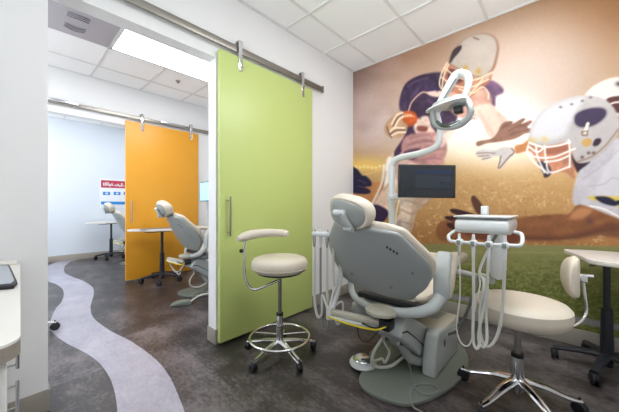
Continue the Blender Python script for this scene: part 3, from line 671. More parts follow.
b = MB(); b.tube([kb+_U*.0, kb-_U*.1+nd*.01, kb-_U*.2+nd*.012, np.array([QX+.22, QY+.14, .452]), np.array([QX+.12, QY+.08, .452]), np.array([QX, QY, .455])], .0075, 10, smooth=6); b.build('backrest_bar', M['chrome'], t)
# hidden-behind-the-wall stool of the second room: one caster peeps past the wall
opx = copy_thing(t, 0, 0, 'stool in the second room, only one caster and leg past the wall')
cpos = at(55, 330, 'z', 0); ang = math.radians(80-28+144)
opx.rotation_euler.z = ang; opx.location = (cpos[0]-.284*math.cos(math.radians(80)), cpos[1]-.284*math.sin(math.radians(80)), 0)

# ------------------------------------------------------------------ side tables on casters
def side_table(cx, cy, a0, label, tip):
    t = thing('rolling_table', label, 'table', (cx, cy, 0), 'rolling side tables')
    star(cx, cy, .26, a0, t, M['bmetal'], .11, .08, .035, .03, .022, .7)
    MB().tube([(cx, cy, .04), (cx, cy, .10), (cx, cy, .42)], [.03, .034, .03], 20).build('column_sleeve', M['bmetal'], t)
    MB().tube([(cx, cy, .42), (cx, cy, .735)], .019, 16).build('column', M['bmetal'], t)
    MB().box((cx-.09, cy-.09, .728), (cx+.09, cy+.09, .742), .004).build('mounting_plate', M['bmetal'], t)
    o = [(cx+a, cy+b_, .742) for a, b_ in cat_rom(tip, 6, True)]
    MB().prism(o, (0, 0, .028), .004).build('tabletop', M['table'], t)
    b = MB(); b.tube([(cx-.02, cy-.03, .725), (cx-.07, cy-.12, .715), (cx-.09, cy-.2, .72)], .005, 8, smooth=4); b.build('height_lever', M['black'], t)
    return t
tip1 = [(-.21, .20), (-.17, .04), (-.115, -.16), (-.10, -.245), (-.04, -.30), (.08, -.31), (.2, -.26), (.24, -.12), (.24, .1), (.2, .25), (.05, .27), (-.1, .25)]
side_table(.19, 2.70, 182, 'pale laminate rolling table on black star base beside the mural, at the right edge', tip1)
tip2 = [(-.16, -.40), (-.06, -.36), (.08, -.20), (.18, .0), (.19, .18), (.1, .3), (-.1, .3), (-.19, .15), (-.2, -.1), (-.22, -.3)]
t2 = side_table(-4.36, 1.53, 260, 'pale rolling table with black column in front of the orange door', tip2)
copy_thing(t2, -2.68, -.06, 'pale rolling table on black base against the far white wall')
ft = thing('flat_tray', 'slim dark tray lying on the rolling table before the orange door', 'tray', (-4.38, 1.4, .77))
MB().prism([(-4.44, 1.26, .7712), (-4.30, 1.24, .7712), (-4.25, 1.66, .7712), (-4.42, 1.66, .7712)], (0, 0, .008), .002).build('tray_dish', M['ghose'], ft)

# ------------------------------------------------------------------ dental chair
CXc = -.83
chair = thing('dental_chair', 'grey dental chair with cream upholstery, nearest and largest, on a grey-green base plate', 'dental chair', (CXc, 1.85, 0), 'dental chairs')
# base plate
pl = [(-.985, 1.56), (-.945, 1.47), (-.87, 1.425), (-.76, 1.43), (-.655, 1.47), (-.585, 1.57), (-.525, 1.74), (-.49, 1.95), (-.50, 2.15), (-.56, 2.32), (-.66, 2.42), (-.85, 2.45), (-1.02, 2.36), (-1.10, 2.15), (-1.08, 1.85), (-1.02, 1.68)]
MB().prism([(a, b_, 0.0) for a, b_ in cat_rom(pl, 5, True)], (0, 0, .024), .005).build('base_plate', M['plate'], chair)
# pedestal cover (right) and lift housing
b = MB()
o = [(1.79, .024), (1.80, .14), (1.82, .22), (1.845, .275), (1.89, .29), (2.10, .27), (2.2, .25), (2.26, .18), (2.28, .024)]
b.prism([(-.685, y, z) for y, z in o], (.085, 0, 0), .016); b.build('pedestal_cover', M['ltshell'], chair)
MB().lathe([(.001, 0), (.017, 0), (.017, .003), (.001, .004)], (-.603, 1.97, .19), (1, 0, 0), 16, sx=1., sy=1.6, up=(0, 1, 0)).build('bolt_cap', M['black'], chair)
b = MB(); o = [(1.52, .345), (1.535, .40), (1.60, .44), (1.67, .432), (2.0, .24), (2.05, .12), (1.95, .07), (1.88, .075), (1.64, .26), (1.54, .33)]
b.prism([(-.90, y, z) for y, z in o], (.203, 0, 0), .014); b.build('lift_housing', M['ltshell'], chair)
b = MB(); b.prism([(-.700, y, z) for y, z in ((1.54, .375), (1.60, .365), (1.70, .30), (1.95, .12), (1.95, .112), (1.70, .292), (1.60, .355), (1.54, .366))], (.005, 0, 0)); b.build('seam_strip', M['black'], chair)
b = MB(); b.prism([(-.98, y, z) for y, z in ((2.02, .024), (2.02, .2), (2.1, .28), (2.3, .28), (2.34, .024))], (.30, 0, 0), .014); b.build('pedestal', M['dkshell'], chair)
b = MB()
for x in (-.86, -.76):
    b.tube([(x, 1.62, .26), (x, 2.06, .08)], .012, 10); b.tube([(x, 1.80, .05), (x, 2.1, .05)], .009, 8)
b.box((-.88, 1.98, .04), (-.72, 2.03, .11), .004); b.build('linkage', M['steel'], chair)
b = MB(); b.tube([(-.80, 1.72, .22), (-.74, 1.76, .12), (-.7, 1.9, .06)], .03, 12, smooth=4); b.build('lift_cylinder', M['dkshell'], chair)
# pan under the seat
b = MB(); b.prism([(-1.00, y, z) for y, z in ((1.60, .47), (1.66, .43), (2.0, .42), (2.25, .47), (2.5, .60), (2.5, .625), (2.0, .50), (1.66, .49))], (.34, 0, 0), .012); b.build('seat_pan', M['dkshell'], chair)
b = MB(); b.lathe([(.001, 0), (.09, 0), (.115, .01), (.12, .028), (.10, .04), (.001, .042)], (-.81, 1.50, .458), (0, 0, 1), 28, sx=.8, sy=.7); b.build('swivel_pad', M['beigeplastic'], chair)
b = MB(); b.lathe([(.001, 0), (.1, 0), (.11, .03), (.1, .07), (.06, .1), (.001, .105)], (-1.03, 1.70, .345), (0, 0, 1), 24); b.build('swivel_housing', M['greyshell'], chair)
# seat and leg cushion
def slabloft(path, half, thick, n=28, pw=2.6, wrap=0., xc=CXc):
    """cushion: path of (y,z) down the middle, half widths, thickness; cross section superellipse"""
    P = np.array(cat_rom([(a, b_, c, d) for (a, b_), c, d in zip(path, half, thick)], 5)); rings = []
    for i in range(len(P)):
        a = P[max(i-1, 0), :2]; b_ = P[min(i+1, len(P)-1), :2]; tt = (b_-a)/np.linalg.norm(b_-a); nn = np.array([-tt[1], tt[0]])
        if nn[1] < 0: nn = -nn
        y, z, w_, th = P[i]; ring = []
        for q in range(n):
            an = 2*PI*q/n; c, s_ = math.cos(an), math.sin(an)
            uu = w_*math.copysign(abs(c)**(2/pw), c); vv = th/2*math.copysign(abs(s_)**(2/pw), s_)
            lift = wrap*(uu/max(w_, .05))**2*(w_/.3)
            ring.append((xc+uu, y+nn[0]*(vv+lift), z+nn[1]*(vv+lift)))
        rings.append(ring)
    return rings
rg = slabloft([(1.66, .53), (1.69, .525), (1.78, .525), (2.0, .53), (2.25, .575), (2.45, .635), (2.53, .66), (2.56, .668)], [.17, .20, .215, .215, .20, .18, .16, .09], [.05, .09, .10, .10, .09, .085, .07, .03], wrap=.02)
MB().loft(rg).build('seat_cushion', M['cream'], chair)
# backrest
TB = math.radians(0); e1 = np.array([math.cos(TB), math.sin(TB), 0]); q0 = np.array([-.818, 1.30, 1.00]); fwd = np.array([-math.sin(TB), math.cos(TB), 0]); e2 = fwd*math.cos(math.radians(60))-_U*math.sin(math.radians(60)); e1, e2 = e1*math.cos(.15)+e2*math.sin(.15), e2*math.cos(.15)-e1*math.sin(.15); nb = -fwd*math.sin(math.radians(60))-_U*math.cos(math.radians(60))   # nb points to the back side
prof = [(.02, .10), (.028, .17), (.045, .205), (.08, .230), (.12, .256), (.17, .29), (.23, .322), (.29, .334), (.35, .326), (.41, .305), (.46, .265), (.50, .235), (.515, .18)]
def back_slab(prof, T, off, wrap, grow=0., n=40, pw=3.2, crown=0.):
    P = cat_rom([(a, b_) for a, b_ in prof], 3); rings = []; N = len(P)
    for i, (v_, w_) in enumerate(P):
        w_ = w_+grow; e = min(i, N-1-i)/3.; th = T*(1-(1-min(e/1.6, 1))**2)**.5 if e < 1.6 else T; th = max(th, T*.18)
        ring = []
        for q in range(n):
            an = 2*PI*q/n; c, s_ = math.cos(an), math.sin(an)
            uu = w_*math.copysign(abs(c)**(2/pw), c); tt = th/2*math.copysign(abs(s_)**(2/pw), s_)
            f = -(wrap*(abs(uu)/.32)**2.4)       # sides come forward, away from the back side
            p = q0+e1*uu+e2*v_+nb*(off+tt+f+crown*math.exp(-((v_-.3)/.2)**2)*(1-(uu/.33)**2)); ring.append(p)
        rings.append(ring)
    return rings
MB().loft(back_slab(prof, .035, -.012, .06, crown=.012)).build('back_shell', M['greyshell'], chair)
MB().loft(back_slab([(.0, .11)]+[(a*.97-.008, b_) for a, b_ in prof[1:-1]]+[(.50, .18)], .05, -.044, .06, grow=.010)).build('back_cushion', M['cream'], chair)
b = MB()
for (u_, v_) in ((-.13, .40), (.13, .41), (.25, .28)):
    f = .06*(abs(u_)/.32)**2.4; p = q0+e1*u_+e2*v_+nb*(.0058-f+.012*math.exp(-((v_-.3)/.2)**2)*(1-(u_/.33)**2)); MB().lathe([(.001, 0), (.009, 0), (.009, .003), (.001, .003)], p, nb, 12).build('screw_cap', M['ghose'], chair)
b = MB()
for k in range(4):
    u_ = .135+.016*k; v_ = .115+.011*k; f = .06*(abs(u_)/.32)**2.4; p = q0+e1*u_+e2*v_+nb*(.008-f+.004); b.lathe([(.001, 0), (.0052, 0), (.0052, .003), (.001, .003)], p, nb, 8, sy=1.5)
b.build('button', M['black'], chair)
# neck bracket and headrest
hc = q0-e2*.06+np.array([-.062, -.04, .01])
TH = math.radians(-2); fh = np.array([-math.sin(TH), math.cos(TH), 0]); eh = fh*math.cos(math.radians(72))-_U*math.sin(math.radians(72)); nh = -fh*math.sin(math.radians(72))-_U*math.cos(math.radians(72)); xh = np.cross(eh, nh); xh = xh/np.linalg.norm(xh)
if xh[0] < 0: xh = -xh
xh, eh = xh*math.cos(.22)+eh*math.sin(.22), eh*math.cos(.22)-xh*math.sin(.22)
def oval(R1, R2, prf, off):
    rings = []
    for r_, d_ in prf:
        rings.append([hc+xh*(R1*r_*math.copysign(abs(math.cos(a))**.85, math.cos(a)))-eh*(R2*r_*math.copysign(abs(math.sin(a))**.85, math.sin(a)))+nh*(off+d_)-nh*.03*(math.cos(a)*r_)**2 for a in np.linspace(0, 2*PI, 40, endpoint=False)])
    return rings
MB().loft(oval(.132, .092, [(.02, -.085), (.6, -.085), (.88, -.075), (1, -.05), (1.02, -.025), (1, 0), (.92, .012), (.02, .014)], 0)).build('headrest_cushion', M['cream'], chair)
MB().loft(oval(.112, .076, [(.02, .010), (.97, .010), (1, .016), (.96, .024), (.7, .034), (.02, .038)], 0)).build('headrest_shell', M['dkshell'], chair)
b = MB(); hb = hc+nh*.045
b.tube([hb+np.array([-.045, 0, .018]), hb+np.array([.025, 0, .016])], .017, 14); b.build('headrest_lever', M['white'], chair)
b = MB(); b.tube([hb+np.array([.002, 0, .012]), hb+np.array([.022, .004, -.03]), hb+np.array([.04, .02, -.062])], [.025, .024, .022], 12, flat=.7, up=tuple(nh))
b.tube([hb+np.array([.01, .015, -.07]), hb+np.array([.06, .015, -.07])], .016, 14); b.tube([hb+np.array([.035, .015, -.068]), q0-e1*.02+e2*.035-nb*.02], .016, 10); b.build('headrest_bracket', M['greyshell'], chair)
# armrests and the yoke that joins them under the back
b = MB(); yk = [(-1.125, 1.64, .62), (-1.12, 1.635, .55), (-1.08, 1.61, .49), (-1.0, 1.585, .462), (-.88, 1.555, .462), (-.74, 1.535, .482), (-.62, 1.54, .508), (-.545, 1.57, .545), (-.505, 1.605, .61)]
b.tube(yk, [.018, .020, .022, .023, .024, .026, .030, .034, .034], 14, smooth=5, flat=.8, up=(0, 1, 0)); b.build('back_yoke', M['ltshell'], chair)
b = MB(); b.box((-1.04, 1.60, .49), (-.62, 1.66, .525), .008); b.build('hinge_block', M['black'], chair)  # hinge block enlarged in black, standing in for shade in the gap
def arm(xc, sgn):
    a_ = MB(); pth = [(xc-.005*sgn, 1.615, .60), (xc, 1.605, .68), (xc, 1.615, .75), (xc-.005*sgn, 1.65, .80), (xc-.012*sgn, 1.70, .822)]
    rings = []
    Pp = cat_rom(pth, 5)
    for i, p in enumerate(Pp):
        a0 = Pp[max(i-1, 0)]; a1 = Pp[min(i+1, len(Pp)-1)]; tt = (a1-a0)/np.linalg.norm(a1-a0); nn = np.cross(np.array([1, 0, 0]), tt)
        ring = []
        for q in range(20):
            an = 2*PI*q/20; c, s_ = math.cos(an), math.sin(an)
            ring.append(p+np.array([1, 0, 0])*.042*math.copysign(abs(c)**.6, c)+nn*.020*math.copysign(abs(s_)**.6, s_))
        rings.append(ring)
    a_.loft(rings); o_ = a_.build('armrest_frame', M['ltshell'], chair)
    pad = MB(); rings = []
    Q = cat_rom([(1.635, .60, .03, .01), (1.64, .66, .042, .03), (1.66, .745, .045, .035), (1.715, .785, .045, .035), (1.82, .792, .045, .03), (1.92, .785, .043, .027), (1.97, .778, .03, .02), (1.985, .774, .01, .008)], 4)
    for i, (y, z, ww, th) in enumerate(Q):
        a0 = Q[max(i-1, 0)][:2]; a1 = Q[min(i+1, len(Q)-1)][:2]; tt = (a1-a0)/np.linalg.norm(a1-a0); ny, nz_ = -tt[1], tt[0]
        rings.append([(xc+.012*sgn+ww*math.copysign(abs(math.cos(an))**.7, math.cos(an)), y+ny*th*math.copysign(abs(math.sin(an))**.7, math.sin(an)), z+nz_*th*math.copysign(abs(math.sin(an))**.7, math.sin(an))) for an in np.linspace(0, 2*PI, 20, endpoint=False)])
    pad.loft(rings); pad.build('armrest_pad', M['cream'], chair)
arm(-.505, 1); arm(-1.125, -1)
# assistant's instrument arm on the left of the chair
A0 = at(330, 311.5, 'x', -1.12); A1 = at(386, 324, 'y', 1.50)
b = MB(); b.bar(A0, A1, .045, .034, .008); b.build('assistant_arm', M['beigeplastic'], chair)
b = MB(); b.bar(A0+np.array([.01, -.01, -.026]), A1+np.array([0, -.01, -.03]), .036, .018, .006); b.build('arm_cable_tray', M['white'], chair)
b = MB(); b.tube([A0+np.array([.0, -.028, -.022]), A0*.6+A1*.4+np.array([0, -.036, -.036]), A0*.15+A1*.85+np.array([0, -.036, -.034]), A1+np.array([.02, -.03, .0])], .0055, 8, smooth=5); b.build('cable_stripe', M['yellow'], chair)
b = MB(); b.tube([A0*.35+A1*.65+np.array([0, -.038, -.012]), A0*.12+A1*.88+np.array([0, -.036, -.022]), A1+np.array([.015, -.03, .012])], .005, 8, smooth=5); b.box(tuple(A1+np.array([-.03, -.035, -.03])), tuple(A1+np.array([.035, .04, .03])), .005); b.build('arm_pivot', M['black'], chair)
b = MB(); b.tube([A0+_U*.0, A0+np.array([.01, .02, .03]), at(339, 285, 'x', -1.11), at(341, 262, 'x', -1.11), at(337, 242, 'x', -1.11), at(334, 236, 'x', -1.12)], .017, 12, smooth=6); b.tube([A0-_U*.045, A0+_U*.03], .026, 14); b.build('holder_post', M['white'], chair)
H0 = np.array([-1.26, 1.39, .915]); H1 = np.array([-1.11, 1.46, .91])
b = MB(); b.bar(H0, H1, .04, .03, .008); b.build('instrument_holder', M['white'], chair)
for k in range(4):
    p = H0+(H1-H0)*(k+.3)/3.8
    bb = MB(); bb.tube([p+_U*.03+np.array([0, -.005, 0]), p+_U*.012, p-_U*.03, p-_U*.09], [.008, .013, .012, .007], 10); ins = bb.build('instrument', M['white'] if k % 2 else M['alu'], chair)
    zz = [.36, .28, .42, .33][k]; q_ = p+np.array([.035, .03, 0])
    bb = MB(); bb.tube([p-_U*.09, p-_U*.3, np.array([p[0]+.004, p[1], zz+.1]), np.array([p[0]+.02, p[1]+.012, zz]), np.array([p[0]+.05, p[1]+.02, zz+.03]), np.array([p[0]+.055, p[1]+.02, zz+.15]), A0+np.array([-.01, 0, .0])], .0075 if k % 2 else .0095, 8, smooth=6)
    bb.build('hose', M['hose'] if k != 1 else M['ghose'], chair)
MB().prism([(-.97, y, z) for y, z in ((1.9, .24), (1.9, .285), (2.32, .275), (2.34, .2))], (.365, 0, 0), .012).build('pedestal_top', M['beigeplastic'], chair)
# hoses and cables on the plate
b = MB(); b.tube([(-.88, 1.66, .25), (-.92, 1.60, .15), (-.93, 1.62, .06), (-.86, 1.70, .045), (-.80, 1.78, .10)], .010, 10, smooth=6); b.build('drain_hose', M['hose'], chair)
zc = .030
cab = [at(350+a/4.76, 340+c/4.76, 'z', zc) for a, c in ((290, 150), (298, 200), (330, 250), (390, 256), (422, 238), (385, 212), (318, 214), (290, 240), (288, 285))]
cab = [np.array([-.76, 1.72, .16])]+cab+[at(350+305/4.76, 340+322/4.76, 'z', .012), at(350+345/4.76, 340+345/4.76, 'z', .008), at(430, 420, 'z', .008)]
b = MB(); b.tube(cab, .0048, 8, smooth=6); b.build('power_cable', M['ghose'], chair)
b = MB(); b.tube([A0*.5+A1*.5-_U*.03, A0*.45+A1*.55+np.array([.0, 0, -.12]), A0*.3+A1*.7+np.array([0, 0, -.13]), A1+np.array([-.03, 0, -.03])], .003, 6, smooth=6); b.build('loop_cable', M['black'], chair)

c2 = copy_thing(chair, -PITCH, 0, 'smaller grey and cream dental chair seen side-on through the doorway, before the orange door')
for ch in [x for x in bpy.data.objects if x.parent == c2 and x.name.split('.')[0] in ('holder_post', 'instrument_holder', 'instrument', 'hose')]: bpy.data.objects.remove(ch)
for r0, r1 in ((.10, .0), (.16, .04)):
    hb2 = MB(); hb2.tube([A0+np.array([.02, .0, -.02]), A0+np.array([.03, .03, -.10]), A0+np.array([.09, .06+r1, -.17-r1]), A0+np.array([.17, .10, -.12]), A0+np.array([.24, .12, .0])+np.array([r0*.3, 0, 0])], .008, 8, smooth=6)
    hb2 = hb2.build('hose', M['hose'], chair); hb2.parent = c2
c3 = copy_thing(c2, -PITCH, 0, 'farthest grey and cream dental chair, partly behind the orange door')

# ------------------------------------------------------------------ foot controls
F0 = at(363, 364, 'z', .024)
t = thing('foot_control', 'round chrome and white foot control on the floor at the left of the base plate', 'foot control', tuple(F0))
b = MB(); b.lathe([(.001, 0), (.088, 0), (.092, .008), (.086, .022), (.07, .03), (.001, .03)], F0+_U*.001, n=32); b.build('base_ring', M['white'], t)
b = MB(); b.lathe([(.001, .029), (.062, .029), (.066, .036), (.056, .05), (.03, .058), (.001, .06)], F0, n=28); b.build('pedal_dome', M['alu'], t)
b = MB(); b.tube([F0+_R*.08+_U*.02, F0+_R*.13+_U*.035, np.array([-.90, 1.72, .05]), np.array([-.88, 1.74, .12]), np.array([-.93, 1.76, .17]), np.array([-.95, 1.9, .08])], .009, 10, smooth=6); b.build('hose', M['hose'], t)
def wedge(cx, cy, rz, label):
    t = thing('foot_pedal', label, 'foot pedal', (cx, cy, 0)); o = [(-.10, 0.002), (-.10, .02), (-.06, .035), (.03, .05), (.09, .045), (.11, .02), (.11, .002)]
    b = MB(); ca_, sa_ = math.cos(rz), math.sin(rz)
    pts = [(cx+a*ca_+.05*sa_, cy+a*sa_-.05*ca_, z) for a, z in o]; b.prism(pts, (-.10*sa_, .10*ca_, 0), .008); b.build('pedal_housing', M['plate'] if label.startswith('grey') else M['white'], t)
    if label.startswith('grey'): b = MB(); b.tube([(cx+.1*ca_, cy+.1*sa_, .03), (cx+.18*ca_, cy+.18*sa_, .08), (cx+.28*ca_, cy+.28*sa_, .1), (cx+.35*ca_, cy+.35*sa_+.06, .06)], .008, 8, smooth=6); b.build('hose', M['hose'], t)
w0 = at(448, 437, 'z', 0); wedge(w0[0], w0[1], math.radians(100), 'white foot pedal cut by the bottom edge, between plate and stool')
w1 = at(181, 305, 'z', 0); wedge(w1[0], w1[1], math.radians(60), 'grey foot pedal with looping hose on the second room floor')

# ------------------------------------------------------------------ light pole, lamp and monitor
PX, PY = -1.09, 2.20
lt_ = thing('dental_light', 'white dental lamp on a tall bent pole in front of the mural', 'dental lamp', (PX, PY, 0), 'dental lamps')
b = MB()
pe = at(392, 158, 'y', PY); pz = pe[2]
e3 = at(420, 153.5, 'y', 2.1); e4 = at(434, 148, 'y', 2.05); e5 = at(439, 141, 'y', 2.04); e6 = at(440, 128, 'y', 2.04)
b.tube([(-.93, 2.22, .28), (-.98, 2.21, .36), (PX+.02, PY, .45), (PX, PY, .52)], .022, 14, smooth=5)
b.tube([(PX, PY, .5), (PX, PY, 1.0), (PX, PY, pz-.10), at(392.5, 165, 'y', PY), at(396, 159.5, 'y', 2.19), at(404, 156.8, 'y', 2.17), e3, e4, e5, e6], [.0275]*4+[.0255]*3+[.022, .021, .02], 14, smooth=6); b.build('pole', M['white'], lt_)
MB().tube([(-.93, 2.22, .024), (-.93, 2.22, .30)], [.035, .026], 14).build('pole_foot', M['greyshell'], lt_)
f1 = at(436, 113, 'y', 2.0); f2 = at(443, 98, 'y', 2.0); f3 = at(454, 78, 'y', 1.99); f4 = at(460, 72.5, 'y', 1.98); f5 = at(467, 75.5, 'y', 1.96); f6 = at(468.5, 84, 'y', 1.95); f7 = at(465, 96, 'y', 1.94)
b = MB(); b.tube([f1, f2, f3, f4], [.024, .028, .030, .026], 12, smooth=5, flat=.8, up=(0, 1, 0)); b.tube([e6, f1], .021, 12); b.build('flex_arm', M['white'], lt_)
b = MB(); b.tube([f4, f5, f6, f7], [.022, .024, .022, .019], 12, smooth=5); b.build('elbow', M['white'], lt_)
b = MB(); b.tube([f1+np.array([.012, -.03, .0]), f2*.75+f3*.25+np.array([.02, -.03, -.01]), f3+np.array([.02, -.028, -.02])], .005, 8, smooth=4); b.build('arm_groove', M['ghose'], lt_)
b = MB(); ring = [at(x, y, 'y', 1.9) for x, y in ((447, 103), (454, 97.5), (463, 97), (469.5, 103), (470, 112), (465, 119), (457, 122))]; b.tube(ring, [.009, .012, .015, .015, .014, .012, .009], 12, smooth=6); b.build('handle_loop', M['white'], lt_)
b = MB()
cc = at(450, 116.5, 'y', 1.86)
def hp_(u, v_, w_): return cc+np.array([u, -w_, v_])
L_ = lambda x, y, yy=1.86: at(x, y, 'y', yy)
b = MB(); pc = L_(449, 106, 1.89); b.lathe([(.001, -.012), (.06, -.012), (.098, -.006), (.108, .004), (.10, .02), (.078, .034), (.04, .046), (.001, .05)], pc, (.06, .10, 1), 32, sy=.62); b.build('lamp_cap', M['greyshell'], lt_)
b = MB(); vs_ = [(pc+np.array([.0, -.05, -.012]))+np.array([.118*math.cos(a)-.006, .062*math.sin(a), -.030*math.cos(a)*-.55]) for a in np.linspace(0, 2*PI, 32, endpoint=False)]
b.prism(vs_, (0, .004, .010)); b.build('visor', M['white'], lt_)
rp = [L_(433, 110), L_(433.5, 118), L_(436, 125), L_(443, 128), L_(453, 127.5), L_(462, 124), L_(469, 117), L_(471, 110), L_(468, 104, 1.89)]
b = MB(); b.tube(rp, [.018, .018, .017, .015, .015, .016, .017, .018, .016], 12, smooth=6, flat=1.5, up=(0, 1, 0)); b.build('reflector_frame', M['greyshell'], lt_)
b = MB(); b.tube([L_(436.5, 121, 1.84), L_(441, 125, 1.84), L_(450, 125.5, 1.84), L_(460, 121, 1.84)], [.008, .012, .012, .007], 12, smooth=5, flat=.5, up=(0, 1, 0)); b.build('reflector', M['mirror'], lt_)
b = MB(); b.box(tuple(L_(453, 113, 1.87)), tuple(L_(464, 107, 1.93)), .008); b.build('bulb_housing', M['black'], lt_)
b = MB(); b.tube([L_(462, 119), L_(468, 117.5), L_(475, 117), L_(477.5, 120.5)], [.007, .006, .005, .004], 8, smooth=5); b.build('side_handle', M['white'], lt_)
l2 = copy_thing(lt_, -PITCH-.34, -.10, 'white pole lamp in the second room, just past the doorway edge', rz=math.radians(60))

def monitor(c00, c10, c11, c01, label, sm, yb):
    c00, c10, c11, c01 = [np.array(c) for c in (c00, c10, c11, c01)]
    ex = (c10-c00); ez = (c00-c01); cen = (c00+c10+c11+c01)/4; W = np.linalg.norm(ex); Hh = np.linalg.norm(ez); ex = ex/W; ez = ez/Hh; ny = np.cross(ex, ez)   # ny points toward +y or -y
    if ny[1] > 0: ny = -ny
    t = thing('monitor', label, 'monitor', tuple(cen-_U*Hh/2), 'chairside monitors')
    b = MB(); b.obox(cen, ex, None, ez, (W, .03, Hh), .004); b.build('bezel', M['black'], t)
    b = MB(); b.obox(cen+ny*.0155, ex, None, ez, (W*.95, .002, Hh*.91)); b.build('display', sm, t, smooth=False)
    return t, cen, ex, ez, ny, W, Hh
t, cen, ex, ez, ny, W, Hh = monitor(ps(398.5, 164.5, 2.1), ps(455, 165.3, 2.1), ps(454.5, 198.2, 2.1), ps(398, 197.4, 2.1), 'wide black monitor with dark screen in front of the mural', M['screen'], 2.1)
b = MB(); b.obox(cen+ny*.0172+ex*W*.1+ez*Hh*.28, ex, None, ez, (W*.66, .0012, Hh*.14)); b.build('title_bar', M['scr3'], t, smooth=False)
b = MB(); b.obox(cen+ny*.0172+ex*W*.1-ez*Hh*.02, ex, None, ez, (W*.62, .0012, Hh*.36)); b.obox(cen+ny*.0172+ex*W*.1-ez*Hh*.24, ex, None, ez, (W*.66, .0012, .002)); b.build('screen_window', M['scr2'], t, smooth=False)
b = MB(); b.obox(cen+ny*.0186+ex*W*.3-ez*Hh*.04, ex, None, ez, (W*.15, .0012, Hh*.06)); b.build('screen_button', M['screen'], t, smooth=False)
b = MB(); b.bar((PX, PY, 1.175), tuple(cen-ny*.03-ex*.12-ez*.1), .03, .04, .006); b.tube([(PX, PY, 1.15), (PX, PY, 1.215)], .036, 16); b.tube([(PX+.005, PY-.03, 1.17), (PX+.04, PY-.06, 1.17)], .015, 10); b.obox(cen-ny*.02-ez*.05, ex, None, ez, (.12, .02, .1), .004); b.build('bracket', M['white'], t)
t, cen, ex, ez, ny, W, Hh = monitor((-4.08, 1.99, 1.455), (-3.68, 1.95, 1.455), (-3.68, 1.95, 1.17), (-4.08, 1.99, 1.17), 'monitor with a bright pale blue screen in the second room', M['lit'], 2)
b = MB(); b.bar((PX-PITCH-.34, PY-.10, 1.31), tuple(cen-ny*.02), .03, .04, .006); b.build('bracket', M['white'], t)

# ------------------------------------------------------------------ delivery unit with instrument hoses
t = thing('delivery_unit', 'white instrument tray with four hanging hoses, right of the nearest chair', 'dental delivery unit', (-.31, 1.8, .62))
b = MB(); b.box((-.448, 1.67, 1.030), (-.218, 1.95, 1.038), .003); b.build('tray_mat', M['ghose'], t)
b = MB(); b.box((-.462, 1.66, 1.039), (-.205, 1.96, 1.048), .004); b.build('tray', M['white'], t)
b = MB(); o = [(1.655, .972), (1.65, 1.0), (1.66, 1.025), (1.70, 1.030), (1.95, 1.030), (1.97, 1.0), (1.95, .965), (1.75, .95), (1.68, .957)]
b.prism([(-.455, y, z) for y, z in o], (.245, 0, 0), .012); b.build('tray_body', M['white'], t)
b = MB(); b.box((-.375, 1.88, 1.048), (-.34, 1.92, 1.10), .005); b.build('cup_holder', M['white'], t)
b = MB(); zb = .915; b.tube([(-.43, 1.72, .97), (-.455, 1.68, .965), (-.474, 1.625, .94), (-.462, 1.605, zb), (-.42, 1.60, zb-.002), (-.30, 1.60, zb-.004), (-.20, 1.60, zb), (-.162, 1.605, zb+.003), (-.155, 1.625, .94), (-.165, 1.68, .965), (-.195, 1.72, .97)], .0085, 10, smooth=6); b.build('handle_rail', M['white'], t)
hx = [at(x, 246, 'y', 1.59) for x in (459.5, 473.5, 489, 505)]
for k, p in enumerate(hx):
    p = np.array([p[0], 1.592, zb-.002])
    b = MB(); b.lathe([(.003, -.022), (.014, -.022), (.018, -.014), (.018, .012), (.013, .018), (.003, .018)], p, (0, 1, 0), 20); h_ = b.build('instrument_holder', M['white'], t)
    b = MB(); b.obox(p+np.array([0, -.024, 0]), (1, 0, 0), None, (0, 0, 1), (.016, .008, .022), .002); b.build('holder_clip', M['ghose'], h_)
    b = MB(); b.tube([p+np.array([0, -.004, .045]), p+np.array([0, -.004, .02]), p+np.array([0, -.004, -.03]), p+np.array([0, -.004, -.07])], [.006, .009, .009, .0075], 10); b.build('instrument', M['alu'] if k == 0 else M['white'], t)
    r_ = [.0036, .0072, .0072, .0072][k]; mt = M['hose']
    hp2 = [[(460, 295), (456.5, 325), (460, 341), (467, 346), (472, 338), (474, 312), (480, 285)],
           [(473.5, 300), (473, 335), (474.5, 346), (478, 348), (480, 338), (480, 310), (484, 282)],
           [(485.5, 300), (479.5, 328), (479, 341), (483.5, 347), (487, 338), (486, 312), (487, 284)],
           [(503, 300), (499, 330), (491.5, 345), (484, 344), (480, 328), (482, 303), (488, 278)]][k]
    lp = [p+np.array([0, -.004, -.06])]+[at(a_, c_, 'y', 1.60+.012*k+.012*max(0, n_-3)) for n_, (a_, c_) in enumerate(hp2)]+[np.array([-.36, 1.78, .74]), np.array([-.33, 1.93, .88])]
    b = MB(); b.tube(lp, r_, 8, smooth=7); b.build('hose', mt, t)
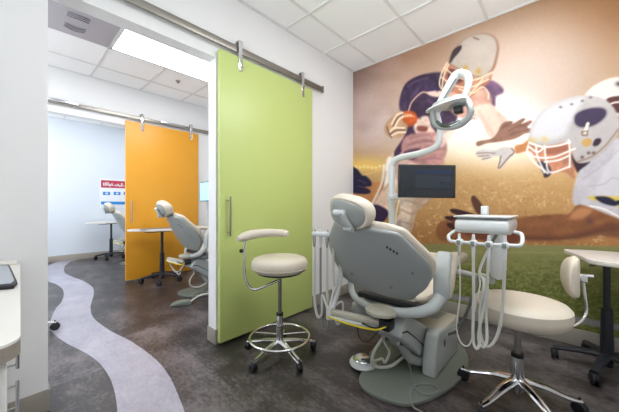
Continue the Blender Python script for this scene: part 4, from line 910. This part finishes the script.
b = MB(); b.prism([(x, 1.99, z) for x, z in ((-.352, .97), (-.268, .97), (-.268, .72), (-.28, .665), (-.31, .655), (-.345, .67), (-.352, .72))], (0, .045, 0), .008); b.build('support_column', M['white'], t)
b = MB(); b.tube([(-.98+.2, 2.30, .61), (-.60, 2.23, .622), (-.34, 2.02, .64)], .021, 14, smooth=5); b.build('swing_arm', M['greyshell'], t)
b = MB(); b.tube([(-.30, 1.92, .94), (-.33, 1.90, .86), (-.40, 1.93, .66), (-.46, 1.95, .45), (-.52, 1.98, .30), (-.60, 2.05, .22)], .009, 10, smooth=6); b.build('supply_hose', M['ghose'], t)

# ------------------------------------------------------------------ sign on the far wall
t = thing('wall_sign', 'white wall sign with red header and blue bar on the far wall', 'sign', (X3, 1.8, 1.1))
xs_ = X3+.001
MB().box((xs_, 1.34, 1.06), (xs_+.004, 2.4, 1.70), .001).build('panel', M['paper'], t)
def band(z0, z1, m, nm, y0=1.36, y1=2.38): return MB().box((xs_+.004, y0, z0), (xs_+.006, y1, z1)).build(nm, m, t, smooth=False)
za = at(101, 180, 'x', X3)[2]; zb_ = at(101, 187.5, 'x', X3)[2]; band(zb_, za, M['red'], 'header_band')
zc_ = at(101, 201.5, 'x', X3)[2]; zd_ = at(101, 204.5, 'x', X3)[2]; band(zd_, zc_, M['blue'], 'blue_bar')
b = MB(); rr_ = random.Random(5)
for k in range(26):
    y = 1.40+k*.037; b.box((xs_+.006, y, zb_+.03+rr_.random()*.02), (xs_+.0075, y+.022, zb_+.06+rr_.random()*.06))
b.build('header_pattern', M['paper'], t, smooth=False)
for (px, py) in ((106.5, 193.5), (117, 193.5), (127, 193.5)):
    p = at(px, py, 'x', X3); b = MB()
    b.box((xs_+.004, p[1]-.065, p[2]-.035), (xs_+.006, p[1]+.065, p[2]+.035)); b.build('icon', M['blue'], t, smooth=False)
    b = MB(); b.box((xs_+.006, p[1]-.02, p[2]-.018), (xs_+.0075, p[1]+.025, p[2]+.018)); b.build('icon_mark', M['paper'], t, smooth=False)
